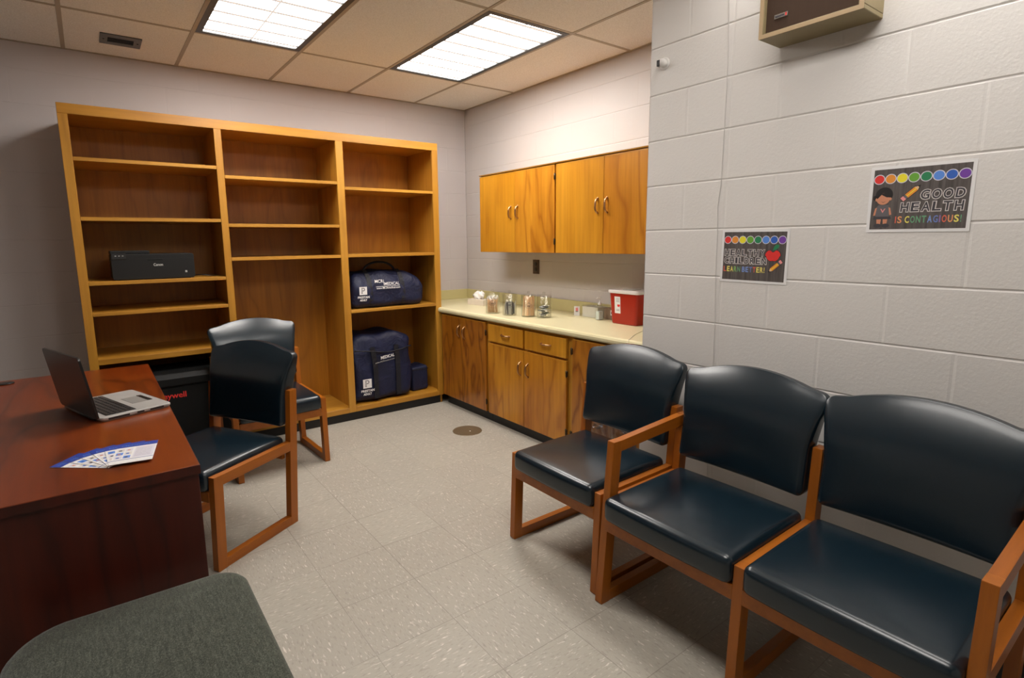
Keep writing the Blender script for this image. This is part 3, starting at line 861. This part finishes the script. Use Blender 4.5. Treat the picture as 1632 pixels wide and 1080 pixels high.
# waiting chair by the cabinets: faces -x
ch = make_chair('guest_chair', 'armless dark teal vinyl guest chair beside the base cabinets and waiting bench', 'chair', 1, set())
ch.location = (-1.256, -2.875, 0); ch.rotation_euler = (0, 0, -PI/2)
c2 = copy_tree(ch); c2['label'] = 'armless dark teal vinyl guest chair tucked against the desk, nearest the laptop'
c2.location = (-2.586, -1.714, 0); c2.rotation_euler = (0, 0, math.radians(-59.1))
c3 = copy_tree(ch); c3['label'] = 'armless dark teal vinyl guest chair standing in front of the middle bookcase bay'
c3.location = (-2.137, -.938, 0); c3.rotation_euler = (0, 0, math.radians(2))
for o in (ch, c2, c3): o['group'] = 'armless guest chairs'
b2 = make_chair('waiting_bench', 'two-seat dark teal vinyl waiting bench with wooden arms under the wall posters', 'bench', 2, {0, 2}, .537)
b2.location = (-1.281, -3.720, 0); b2.rotation_euler = (0, 0, -PI/2)

# ------------------------------------------------------------------ desk
dk = thing('desk', 'large dark mahogany veneer desk with the laptop on it', 'desk')
DX0, DX1, DY0, DY1, DZ = -3.68, -2.770, -2.757, -1.035, .740
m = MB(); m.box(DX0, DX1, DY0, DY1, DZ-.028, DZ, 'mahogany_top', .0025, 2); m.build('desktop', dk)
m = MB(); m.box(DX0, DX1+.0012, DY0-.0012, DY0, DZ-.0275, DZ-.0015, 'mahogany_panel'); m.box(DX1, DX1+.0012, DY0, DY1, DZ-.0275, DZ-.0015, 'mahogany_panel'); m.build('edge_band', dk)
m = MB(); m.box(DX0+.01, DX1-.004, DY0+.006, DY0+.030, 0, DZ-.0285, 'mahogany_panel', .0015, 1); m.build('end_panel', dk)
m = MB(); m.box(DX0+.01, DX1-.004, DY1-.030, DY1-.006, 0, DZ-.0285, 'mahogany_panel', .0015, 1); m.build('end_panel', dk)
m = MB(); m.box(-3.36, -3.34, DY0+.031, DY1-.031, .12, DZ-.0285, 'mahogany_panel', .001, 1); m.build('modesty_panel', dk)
m = MB(); m.lathe([(0, .0), (.030, 0), (.033, .002), (.033, .004), (.027, .005), (0, .0045)], 'black_metal', 28, Matrix.Translation((-3.345, -1.12, DZ)), cap=False); m.build('cable_grommet', dk)

# laptop
u_d = Vector((.949, .316, 0)).normalized(); u_w = Vector((-u_d.y, u_d.x, 0))
lp = thing('laptop', 'open laptop with black lid and silver keyboard deck on the desk', 'laptop', (-3.000, -2.115, DZ+.0005))
lp.rotation_euler = (0, 0, math.atan2(u_d.y, u_d.x))
# local x = towards the user (front edge), y = along the hinge
LW, LD = .362, .250
m = MB()
def rr2(x0, x1, y0, y1, r): return [(a+(x0+x1)/2, b+(y0+y1)/2) for a, b in rrect((x1-x0)/2, (y1-y0)/2, r)]
loft(m, [(rr2(.012, LD-.006, .006, LW-.006, .014), 0), (rr2(.006, LD, .0, LW, .016), .008), (rr2(.006, LD, 0, LW, .016), .014), (rr2(.009, LD-.002, .002, LW-.002, .015), .0165)], 'laptop_silver')
m.box(.03, LD-.03, -.0006, .001, .006, .012, 'black_metal'); m.box(.10, .125, -.0009, .0, .0065, .0115, 'laptop_silver'); m.box(.15, .17, -.0009, .0, .0065, .0115, 'laptop_silver')
m.build('base', lp)
m = MB(); m.box(.030, .132, .022, LW-.022, .0166, .0172, 'laptop_keys', 0); 
for r_ in range(6):
    for c_ in range(17):
        if r_ == 5 and 5 <= c_ <= 9:
            if c_ != 5: continue
            m.box(.034+r_*.0163, .047+r_*.0163, .026+c_*.0187, .026+c_*.0187+.0907, .0172, .0188, 'printer_grey', .0006, 1); continue
        m.box(.034+r_*.0163, .047+r_*.0163, .026+c_*.0187, .026+c_*.0187+.0158, .0172, .0188, 'printer_grey', .0006, 1)
m.build('keyboard', lp)
m = MB(); m.box(.155, .228, .115, .225, .0166, .0172, 'laptop_pad'); m.box(.212, .2285, .115, .225, .0172, .0178, 'laptop_lid_black'); m.build('touchpad', lp)
lid_t = math.radians(9)
Ml = Matrix.Translation((.004, 0, .014)) @ Matrix.Rotation(-lid_t, 4, 'Y')
m = MB(); lp_poly = [(b, a) for a, b in rr2(0, .238, 0, LW, .016)]
m.prism(lp_poly, -.008, 0.0, 'x', 'laptop_lid_black', .0015, Ml)
lid = m.build('lid', lp)
m = MB(); m.box(.0002, .0012, .012, LW-.012, .018, .226, 'screen_dark', 0, 1, Ml); m.build('screen', lid)
m = MB(); m.tube([(.002, .04, .010), (.002, LW-.04, .010)], .0075, 'laptop_lid_black', 10); m.build('hinge', lp)

# fan of brochures
piv = Vector((-2.985, -2.627, DZ))
for k in range(6):
    ang = (80, 92, 104, 116, 128, 141)[5-k]
    L_, W_ = .178, .108
    a = math.radians(ang)
    o = thing('brochure', ('leftmost brochure at the bottom of the fanned stack on the desk', 'second brochure from the left in the fan on the desk',
        'third brochure from the left in the fan on the desk', 'third brochure from the right in the fan on the desk',
        'second brochure from the right in the fan on the desk', 'rightmost brochure lying fully visible on top of the desk fan')[k], 'brochure', group='fanned brochures on the desk')
    o.location = (piv.x, piv.y, DZ+.0008+.0014*k); o.rotation_euler = (0, 0, a-PI/2)
    m = MB(); m.box(0, W_, 0, L_, 0, .0009, 'paper_white'); m.build('sheet', o)
    m = MB(); m.box(0, W_, L_-.034, L_, .0009, .0011, 'brochure_blue'); m.box(0, W_, .030, .033, .0009, .0011, 'brochure_blue')
    text_mesh(m, 'MEDICAL', .016, 'print_sky', Matrix.Translation((.012, L_-.024, .0013)), width=.080)
    for r_ in range(3):
        for c_ in range(2):
            x0, y0 = .006+c_*.022, .044+r_*.032
            m.box(x0, x0+.018, y0, y0+.022, .0009, .0011, ('print_sky', 'print_cream', 'paper_lilac')[(r_+c_+k) % 3])
            m.box(x0+.004, x0+.012, y0+.004, y0+.013, .0011, .0012, ('print_darkgrey', 'print_skin', 'print_blue')[(r_*2+c_+k) % 3])
    m.box(.052, W_-.004, .040, L_-.038, .0009, .0010, 'paper_lilac')
    for r_ in range(7): m.box(.056, W_-.010, .052+r_*.012, .0532+r_*.012, .0010, .0011, 'print_grey')
    m.build('print', o)

# padded stool in the foreground
st = thing('padded_stool', 'grey-green fabric padded seat at the front end of the desk', 'stool', (-2.962, -3.175, 0))
def stool_df(q):
    u, v = q.x/.262, q.y/.300
    y = q.y + .030*(1-u*u)*(1 if q.y > 0 else -0)*max(0, v)
    z = q.z + (.012*(1-u*u)*(1-v*v) if q.z > 0 else 0)
    return Vector((q.x, y, z+.425))
# rounded-plan cushion
m = MB(); prof = []
def splan(ins):
    out = []
    hx, hy = .262-ins, .298-ins
    rs = {0: .075, 1: .115, 2: .06, 3: .06}
    for q_, (sx, sy, a0) in enumerate(((1, 1, 0), (-1, 1, PI/2), (-1, -1, PI), (1, -1, 1.5*PI))):
        r = max(.01, rs[q_]-ins)
        for i in range(9):
            a = a0+PI/2*i/8; x = sx*(hx-r)+r*math.cos(a); y = sy*(hy-r)+r*math.sin(a)
            if y > 0: y += .024*(1-(x/hx)**2)
            out.append((x, y))
    return out
lv = [(splan(.03), .375), (splan(.008), .380), (splan(0), .392), (splan(0), .430), (splan(.004), .446), (splan(.013), .456), (splan(.03), .4625), (splan(.07), .467), (splan(.13), .470), (splan(.22), .472)]
loft(m, lv, 'fabric', True); m.build('seat_cushion', st)
m = MB(); m.box(-.22, .22, -.25, .25, .355, .376, 'black_metal', .003, 1); m.build('base_board', st)
for sx in (-1, 1):
    for sy in (-1, 1):
        m = MB(); m.tube([(sx*.19, sy*.21, .356), (sx*.215, sy*.235, 0)], .014, 'black_metal', 12); m.build('leg', st)

# ------------------------------------------------------------------ things in the bookcase
ZS = 1.165
pr = thing('printer', 'black inkjet printer on the middle shelf of the left bookcase bay', 'printer', (-2.640, -.44, ZS))
m = MB(); m.prism([(-.218, .004), (.205, .004), (.216, .014), (.216, .150), (.208, .158), (-.218, .158), (-.226, .150), (-.226, .014)], -.03, .27, 'y', 'printer_black', .003)
m.box(-.20, .19, -.02, .26, 0, .004, 'dark_void'); m.build('body', pr)
m = MB(); m.box(-.226, -.022, .0, .25, .1585, .178, 'printer_black', .004, 2); m.build('document_feeder', pr)
m = MB(); m.prism([(-.031, .125), (-.034, .130), (-.034, .158), (-.010, .168), (-.010, .125)], -.222, -.150, 'x', 'printer_grey', .001)
for i in range(3): m.box(-.205+i*.018, -.197+i*.018, -.0355, -.0338, .146, .150, 'packet_grey')
m.build('control_panel', pr)
m = MB(); m.box(-.04, .04, -.0315, -.0298, .118, .122, 'dark_void'); m.box(-.145, .205, -.0310, -.0300, .128, .1295, 'printer_grey'); m.build('tray_slot', pr)
m = MB(); text_mesh(m, 'Canon', .023, 'packet_grey', frameM((-.010, -.0315, .083), (1, 0, 0), (0, 0, 1)), .0004, width=.050)
m.box(.160, .171, -.0315, -.0301, .038, .049, 'packet_grey'); m.box(.162, .166, -.0318, -.0314, .040, .044, 'print_darkgrey'); m.build('lettering', pr)
c = MB(); c.tube([(-.424+.01, .10, .012), (-.38, .06, .014), (-.33, .05, .006), (-.28, .08, .004)], .003, 'black_metal', 6, Matrix.Translation((.645, 0, 0))); c.build('power_cord', pr)

def loft_y(mb, secs, mat):
    pass
def logo(mb, ox, oz, y, s, w1, w2):
    """white square with a P, two lines of letters below. faces -y"""
    P = lambda px, pz: frameM((ox+px, y, oz+pz), (1, 0, 0), (0, 0, 1))
    mb.box(ox, ox+s, y-.0004, y+.0004, oz, oz+s, 'paper_white')
    text_mesh(mb, 'P', s*1.05, 'print_grey', frameM((ox+s*.25, y-.0010, oz+s*.16), (1, 0, 0), (0, 0, 1)), .001)
    text_mesh(mb, 'P', s*.95, 'paper_white', frameM((ox+s*.28, y-.0014, oz+s*.20), (1, 0, 0), (0, 0, 1)), -.002)
    text_mesh(mb, w1, s*.36, 'paper_white', P(-s*.25, -s*.42), .0008, width=s*1.55)
    text_mesh(mb, w2, s*.34, 'paper_white', P(s*.0, -s*.78), .0008, width=s*.95)

def bag_shape(hx, hy, hz, r, fn, n=(20, 8, 12)):
    return roundbox(hx, hy, hz, r, n, fn, 'navy_nylon')
R = random.Random(11)
ph = [R.uniform(0, 6) for _ in range(8)]
# duffel on the shelf
t = thing('duffel_bag', 'navy blue duffel bag with white lettering on the right bay shelf', 'bag', (-1.055, -.265, .867))
def f1(q):
    u, v, w_ = q.x/.315, q.y/.205, q.z/.145
    top = max(0, w_)
    z = q.z - .030*top*abs(u)**2.2*(1+.6*(u > 0)) + .006*math.sin(9*u+ph[0])*top
    x = q.x*(1-.10*top*(1 if u > 0 else .55)) 
    y = q.y*(1-.28*top**1.6) + .007*math.sin(7*u+3*w_+ph[1])*(abs(v))
    return Vector((x, y, z+.145))
bag_shape(.315, .205, .145, .055, f1).build('body', t)
m = MB()
for xx in (-.165, .115):
    pts = []
    for (yy, zz) in ((-.2, .02), (-.212, .06), (-.2105, .12), (-.199, .18), (-.182, .225), (-.150, .270), (-.10, .296)): pts.append((xx+.0+(.03*(.12-zz)), yy, zz))
    m2 = MB(); vs = []
    for p in pts: vs += [(p[0]-.018, p[1], p[2]), (p[0]+.018, p[1], p[2])]
    n_ = len(vs)
    vs += [(a, b+.004, c) for a, b, c in vs]
    fs = [[2*i, 2*i+1, 2*i+3, 2*i+2] for i in range(len(pts)-1)] + [[n_+2*i, n_+2*i+2, n_+2*i+3, n_+2*i+1] for i in range(len(pts)-1)]
    fs += [[2*i, 2*i+2, n_+2*i+2, n_+2*i] for i in range(len(pts)-1)] + [[2*i+1, n_+2*i+1, n_+2*i+3, 2*i+3] for i in range(len(pts)-1)]
    m2.raw(vs, fs, 'navy_strap'); m2.build('strap', t)
hp = [(-.165, -.06, .270)]
for i in range(13):
    a = PI*i/12; hp.append((-.025-.135*math.cos(a), -.06, .280+.075*math.sin(a)))
hp.append((.115, -.06, .262))
m = MB(); m.tube(hp, .015, 'navy_strap', 8, flat=.6); m.build('handle', t)
m = MB()
Mx = Matrix.Translation((-.13, -.213, .175)) @ Matrix.Rotation(math.radians(-10), 4, 'X')
Mt = Mx @ frameM((0, -.004, 0), (1, 0, 0), (0, 0, 1))
text_mesh(m, 'MCR', .036, 'paper_white', Mt @ Matrix.Translation((.0, .022, 0)), .0003, width=.070)
text_mesh(m, 'MEDICAL', .034, 'paper_white', Mt @ Matrix.Translation((.080, .0, 0)), .0003, width=.130)
m.raw([(.073, -.004, 0), (.076, -.004, 0), (.076, -.004, .045), (.073, -.004, .045)], [[0, 1, 2, 3]], 'paper_white', M=Mx)
m.raw([(.006, -.004, -.010), (.212, -.004, -.010), (.212, -.004, -.007), (.006, -.004, -.007)], [[0, 1, 2, 3]], 'paper_white', M=Mx)
text_mesh(m, 'www.MCRmedical.com', .022, 'paper_white', Mt @ Matrix.Translation((.008, -.028, 0)), .0002, width=.205)
m.build('lettering', t)
m = MB(); logo(m, -.262, .110, -.2165, .062, 'PRESTAN', 'ADULT'); m.build('logo_print', t)

# tall bag below
t = thing('equipment_bag', 'large tall navy blue equipment bag on the bottom of the right bay', 'bag', (-1.135, -.265, .108))
def f2(q):
    u, v, w_ = q.x/.255, q.y/.215, q.z/.265
    top = max(0, w_)
    z = q.z - .035*top*abs(u)**2.5 + .010*math.sin(6*u+ph[2])*top
    x = q.x*(1+.02*math.sin(5*w_+ph[3])) + .012*math.sin(4*w_+ph[4])
    y = q.y*(1-.12*max(0, top-.5)*2) + .010*math.sin(6*u+4*w_+ph[5])*abs(v)
    return Vector((x, y, z+.265+.015))
def f2b(q):
    p = f2(q); 
    if p.z < .04: p.z = max(p.z, .001)
    return p
bag_shape(.255, .205, .268, .05, f2b, (20, 8, 18)).build('body', t)
for xx in (-.06, .135):
    m = MB(); pts = [(xx-.09+.0*i, 0, 0) for i in range(1)]
    zz = [.03, .10, .18, .26, .34, .40, .45]
    vs = []
    for z_ in zz:
        xo = xx-.02 - (.14*max(0, z_-.30) if xx < 0 else -.10*max(0, z_-.34)*-1)
        yo = -.222 - .004*math.sin(8*z_)
        vs += [(xo-.020, yo, z_), (xo+.020, yo, z_)]
    n_ = len(vs); vs += [(a, b+.005, c) for a, b, c in vs]
    fs = [[2*i, 2*i+1, 2*i+3, 2*i+2] for i in range(len(zz)-1)] + [[n_+2*i, n_+2*i+2, n_+2*i+3, n_+2*i+1] for i in range(len(zz)-1)]
    fs += [[2*i, 2*i+2, n_+2*i+2, n_+2*i] for i in range(len(zz)-1)] + [[2*i+1, n_+2*i+1, n_+2*i+3, 2*i+3] for i in range(len(zz)-1)]
    m.raw(vs, fs, 'navy_strap'); m.build('strap', t)
m = MB(); m.tube([(-.25, -.212, .435), (-.15, -.218, .425), (-.05, -.22, .405), (.05, -.222, .395), (.15, -.218, .405), (.245, -.210, .425)], .005, 'navy_strap', 6); m.build('zipper', t)
m = MB(); text_mesh(m, 'MEDICAL', .034, 'paper_white', frameM((-.035, -.229, .345), (1, 0, .12), (0, 0, 1)), .001, width=.120)
text_mesh(m, 'www.MCRmedical.com', .016, 'packet_grey', frameM((-.085, -.229, .315), (1, 0, .12), (0, 0, 1)), 0, width=.17)
m.build('lettering', t)
m = MB(); logo(m, -.195, .130, -.229, .072, 'PRESTAN', 'ADULT'); m.build('logo_print', t)
t = thing('pouch', 'small navy blue zipped pouch beside the tall bag', 'bag', (-.765, -.30, .108))
def f3(q): return Vector((q.x*(1-.03*max(0, q.z/.1)), q.y, q.z+.105+.004*math.sin(20*q.x)))
bag_shape(.078, .09, .105, .02, f3, (8, 6, 8)).build('body', t)
m = MB(); m.tube([(-.079, -.085, .185), (-.04, -.092, .187), (.04, -.092, .187), (.079, -.085, .185)], .003, 'navy_strap', 6); m.build('zipper', t)
m = MB(); m.tube([(-.045, 0, .207), (-.03, 0, .225), (0, 0, .235), (.03, 0, .225), (.045, 0, .207)], .006, 'navy_strap', 8, flat=.5); m.build('handle', t)

# black case with red lettering under the left bay
t = thing('storage_chest', 'black chest with red lettering under the left bookcase bay, mostly behind the desk', 'chest', (-2.62, -.63, 0))
m = MB(); m.box(-.33, .33, 0, .40, 0, .50, 'trunk_black', .012, 3); m.build('body', t)
m = MB(); m.prism([(.0, .501), (-.012, .512), (-.012, .555), (.02, .582), (.38, .582), (.40, .56), (.40, .501)], -.335, .335, 'x', 'trunk_black', .006); m.build('lid', t)
m = MB(); text_mesh(m, 'Honeywell', .050, 'print_red', frameM((-.155, -.0012, .430), (1, 0, 0), (0, 0, 1)), .0008, width=.215); m.build('lettering', t)

# ------------------------------------------------------------------ floor drain cover, straw
m = MB(); m.lathe([(0, .0), (.108, 0), (.108, .0022), (.103, .003), (.100, .0022), (0, .0022)], 'drain_metal', 48, cap=False)
t = thing('floor_cleanout_cover', 'round brass-coloured cover plate set in the floor by the cabinets', 'floor cover', (-.853, -1.250, .0))
m.build('plate', t)
m = MB(); m.lathe([(0, .0022), (.009, .0022), (.008, .0036), (0, .004)], 'chrome', 16, cap=False); m.build('screw', t, (.012, -.02, 0))

# crumpled clear plastic bag behind the waiting chair
R = random.Random(5)
b = bmesh.new(); bmesh.ops.create_icosphere(b, subdivisions=4, radius=1)
from mathutils import noise as mn
for v_ in b.verts:
    d = v_.co.normalized(); k = 1 + .38*mn.noise(d*2.6) + .20*mn.noise(d*7.0+Vector((3, 1, 2)))
    v_.co = Vector((d.x*.050*k, d.y*.19*k, max(-.185, d.z*.20*k)))
    v_.co.z += .186
m = MB(); m.bm(b, 'clear_plastic_bag', False)
o = m.build('plastic_bag', None, (-.725, -2.50, 0)); tag(o, 'crumpled clear plastic bag on the floor behind the armless waiting chair', 'plastic bag')

# ------------------------------------------------------------------ right wall: posters, speaker, sensor, wire
def W(y, z, d=0.0):       # point on the wall, d out of it
    return (XB - d, y, z)
def poster(label, y0, ztop, tilt, art, corner=0):
    t = thing('poster', label, 'poster', (XB-.001, y0, ztop)); t.rotation_euler = (tilt, 0, 0)
    t['group'] = 'classroom health posters'
    m = MB(); m.box(-.0008, 0, -.2794, 0, -.2159, 0, 'paper_white'); m.build('sheet', t)
    m = MB(); m.box(-.0011, -.0008, -.2794+.010, -.010, -.2159+.010, -.010, 'chalk'); m.build('chalkboard_print', t)
    # art coords: a right 0..0.26, b up 0..0.196 from the lower left of the printed panel
    Fm = frameM((-.0012, -.010, -.2159+.010), (0, -1, 0), (0, 0, 1))
    art(t, Fm)
    return t
DOTS = ['print_red', 'print_orange', 'print_yellow', 'print_lime', 'print_green', 'print_sky', 'print_blue', 'print_purple']
def dots(t, Fm):
    m = MB()
    for i, c_ in enumerate(DOTS):
        x = .0165+i*.0324
        o = Fm @ Vector((x, .164, .0001)); U = Fm.to_3x3() @ Vector((1, 0, 0)); V = Fm.to_3x3() @ Vector((0, 1, 0)); N = U.cross(V)
        m.disc(o, .0162, .0162, U, V, 'paper_lilac'); m.disc(o+N*.0001, .0138, .0138, U, V, c_)
    m.build('coloured_dots', t)
def outl(m, txt, x, y, size, width, Fm, shear=0.0):
    """chunky outlined capitals, placed letter by letter"""
    ws = [(.62 if ch == 'I' else 1.0) for ch in txt]; k = width/sum(ws); px = x
    for ch, w_ in zip(txt, ws):
        cw = w_*k; gap = .0010
        text_mesh(m, ch, size, 'print_cream', Fm @ Matrix.Translation((px+gap/2, y, .0002)), .0030, width=cw-gap, shear=shear)
        text_mesh(m, ch, size, 'print_darkgrey', Fm @ Matrix.Translation((px+gap/2+.0023, y+.0002, .0005)), .0007, width=cw-gap-.0046, shear=shear)
        px += cw
def multi(m, txt, cols, x, y, size, width, Fm):
    """letters in turn in different colours"""
    ws = [(.45 if ch in 'I!' else (.35 if ch == ' ' else 1.0)) for ch in txt]; k = width/sum(ws); px = x; ci = 0
    for ch, w_ in zip(txt, ws):
        if ch != ' ':
            text_mesh(m, ch, size, cols[ci % len(cols)].replace('print_', 'ink_'), Fm @ Matrix.Translation((px+.0008, y, .0003)), .0007, width=w_*k-.003 if ch not in 'I!' else .0032); ci += 1
        px += w_*k
def pencil(t, Fm, x, y, ang, L=.060, w_=.0135):
    Mp = Fm @ Matrix.Translation((x, y, .0002)) @ Matrix.Rotation(ang, 4, 'Z')
    m = MB(); h = w_/2
    def q(pts, c_, dz=0): m.raw([(a, b_, dz) for a, b_ in pts], [list(range(len(pts)))], c_, M=Mp)
    q([(-.0015, -h-.0015), (L-.012, -h-.0015), (L+.002, 0), (L-.012, h+.0015), (-.0015, h+.0015)], 'print_black')
    q([(0, -h), (.010, -h), (.010, h), (0, h)], 'print_pink', .0002); q([(.010, -h), (.017, -h), (.017, h), (.010, h)], 'print_grey', .0002)
    q([(.017, -h), (L-.014, -h), (L-.014, h), (.017, h)], 'print_orange', .0002); q([(.017, -.0012), (L-.014, -.0012), (L-.014, .0012), (.017, .0012)], 'print_yellow', .0003)
    q([(L-.014, -h), (L-.002, 0), (L-.014, h)], 'print_tan', .0002); q([(L-.006, -.0028), (L, 0), (L-.006, .0028)], 'print_black', .0003)
    m.build('pencil_picture', t)
def art1(t, Fm):
    dots(t, Fm)
    m = MB(); outl(m, 'HEALTHY', .004, .100, .035, .176, Fm); outl(m, 'CHILDREN', .004, .068, .034, .184, Fm); m.build('outlined_lettering', t)
    m = MB(); multi(m, 'LEARN BETTER!', ['print_red', 'print_yellow', 'print_yellow', 'print_lime', 'print_green', 'print_sky', 'print_sky', 'print_blue', 'print_red', 'print_yellow', 'print_yellow', 'print_yellow'], .004, .034, .030, .180, Fm); m.build('coloured_lettering', t)
    m = MB(); pts = []
    for i in range(40):
        a = 2*PI*i/40; r = .027*(1+.10*math.cos(2*a)) ; px = r*math.cos(a)*1.02; py = r*math.sin(a)*.95
        if math.sin(a) > 0: py -= .011*math.exp(-(px/.009)**2)
        if math.sin(a) < 0: px *= .86; py += .003*math.exp(-(px/.006)**2)
        pts.append((px+.210, py+.103, .0003))
    m.raw([(p[0]*1.0, p[1], .0002) for p in [((a-.210)*1.07+.210, (b_-.103)*1.07+.103) for a, b_, c_ in pts]], [list(range(40))], 'print_black', M=Fm)
    m.raw(pts, [list(range(40))], 'print_red', M=Fm)
    m.raw([(.208, .122, .0004), (.214, .140, .0004), (.224, .147, .0004), (.234, .144, .0004), (.230, .133, .0004), (.220, .126, .0004)], [[0, 1, 2, 3, 4, 5]], 'print_green', M=Fm)
    m.build('apple_picture', t)
    pencil(t, Fm, .246, .082, math.radians(222), .066, .014)
def art2(t, Fm):
    dots(t, Fm)
    m = MB(); outl(m, 'GOOD', .134, .094, .040, .118, Fm, .10); outl(m, 'HEALTH', .082, .056, .040, .170, Fm, .05); m.build('outlined_lettering', t)
    m = MB(); multi(m, 'IS CONTAGIOUS!', ['print_red', 'print_orange', 'print_yellow', 'print_green', 'print_green', 'print_green', 'print_sky', 'print_blue', 'print_purple', 'print_red', 'print_orange', 'print_yellow', 'print_green', 'print_sky'], .072, .020, .030, .178, Fm); m.build('coloured_lettering', t)
    pencil(t, Fm, .086, .094, math.radians(43), .064, .014)
    m = MB()
    def poly(pts, c_, dz): m.raw([(a*.84-.003, b_, dz) for a, b_ in pts], [list(range(len(pts)))], c_, M=Fm)
    def ell(cx, cy, rx, ry, c_, dz, n=24): poly([(cx+rx*math.cos(2*PI*i/n), cy+ry*math.sin(2*PI*i/n)) for i in range(n)], c_, dz)
    ell(.045, .112, .030, .026, 'print_black', .0002); ell(.014, .104, .007, .008, 'print_black', .0002)   # hair
    ell(.043, .100, .023, .019, 'print_skin', .0004); ell(.020, .098, .004, .005, 'print_skin', .0005); ell(.068, .099, .004, .005, 'print_skin', .0005)
    poly([(.020, .110), (.030, .118), (.052, .119), (.068, .110), (.070, .104), (.054, .105), (.036, .114), (.022, .100)], 'print_black', .0006)
    poly([(.034, .092), (.044, .088), (.054, .092), (.044, .0895)], 'print_black', .0006)
    poly([(.028, .080), (.062, .080), (.070, .068), (.066, .042), (.022, .042), (.018, .068)], 'print_grey', .0003)
    poly([(.016, .042), (.074, .042), (.076, .033), (.014, .033)], 'print_darkgrey', .0004)
    poly([(.018, .070), (.024, .072), (.020, .046), (.013, .046)], 'print_skin', .0004); poly([(.064, .072), (.070, .070), (.076, .048), (.069, .046)], 'print_skin', .0004)
    poly([(.036, .068), (.040, .068), (.045, .060), (.050, .068), (.054, .068), (.045, .054)], 'print_pink', .0005)
    poly([(.026, .033), (.042, .033), (.040, .016), (.028, .016)], 'print_skin', .0003); poly([(.048, .033), (.064, .033), (.062, .016), (.050, .016)], 'print_skin', .0003)
    ell(.031, .012, .013, .007, 'print_darkgrey', .0005); ell(.059, .012, .013, .007, 'print_darkgrey', .0005)
    m.build('child_picture', t)
poster('chalkboard poster with rainbow dots reading HEALTHY CHILDREN LEARN BETTER!', -3.176, 1.412, math.radians(0.6), art1)
poster('chalkboard poster with rainbow dots reading GOOD HEALTH IS CONTAGIOUS!', -3.712, 1.606, math.radians(0.4), art2)

# wall speaker
sp = thing('wall_speaker', 'tan wall speaker box with a brown cloth grille high on the right wall', 'speaker', (XB-.0005, -3.535, 2.078))
m = MB(); d0, d1, hw, ht = -.150, 0, .168, .36; th = .016
m.box(d0, d1, -hw, hw, 0, th, 'speaker_case', .002, 1); m.box(d0, d1, -hw, hw, ht-th, ht, 'speaker_case', .002, 1)
for s in (-1, 1): m.box(d0, d1, s*hw-(th if s > 0 else 0), s*hw+(0 if s > 0 else th), th, ht-th, 'speaker_case', .001, 1)
m.box(-.006, 0, -hw+th, hw-th, th, ht-th, 'speaker_case'); m.build('cabinet', sp)
m = MB()
for (a, b_, c_, d_) in ((-hw, hw, 0, .013), (-hw, hw, ht-.013, ht), (-hw, -hw+.013, .013, ht-.013), (hw-.013, hw, .013, ht-.013)):
    m.box(d0-.002, d0-.0002, a, b_, c_, d_, 'speaker_edge')
m.build('front_trim', sp)
m = MB(); m.box(d0+.016, d0+.022, -hw+th, hw-th, th, ht-th, 'grille'); m.build('grille', sp)
m = MB(); m.box(d0+.013, d0+.0158, .075, .122, .058, .072, 'chrome')
m.box(d0+.0124, d0+.0131, .088, .119, .062, .068, 'print_darkgrey'); m.box(d0+.0124, d0+.0131, .079, .084, .060, .070, 'print_red'); m.build('badge', sp)

# small wall camera
t = thing('wall_camera', 'tiny white round security camera near the wall corner', 'security camera', (XB-.0005, -2.850, 2.153))
Mr = Matrix.Rotation(-PI/2, 4, 'Y')
m = MB(); m.lathe([(.026, 0), (.026, .004), (.022, .007), (0, .008)], 'white_plastic', 28, Mr, cap=False); m.build('mount', t)
m = MB(); m.lathe([(.017, .006), (.0185, .016), (.017, .026), (.012, .031), (0, .032)], 'white_plastic', 24, Mr, cap=False); m.build('body', t)
m = MB(); m.box(-.034, -.012, .004, .0195, -.013, .013, 'print_black', .003, 2); m.build('lens', t)

# painted wire
c = MB(); R = random.Random(2)
pts = []
for y, z in ((-3.153, H-.005), (-3.153, 2.318), (-3.158, 2.1), (-3.157, 1.824), (-3.158, 1.60), (-3.147, 1.507), (-3.152, 1.40), (-3.152, 1.215), (-3.160, 1.05), (-3.163, .8), (-3.160, .45), (-3.162, .12)):
    pts.append((XB-.0022, y+R.uniform(-.002, .002), z))
c.tube(pts, .0015, 'wall_wire', 6)
tag(c.build('wall_wire'), 'thin painted-over wire running down the right wall', 'wire')
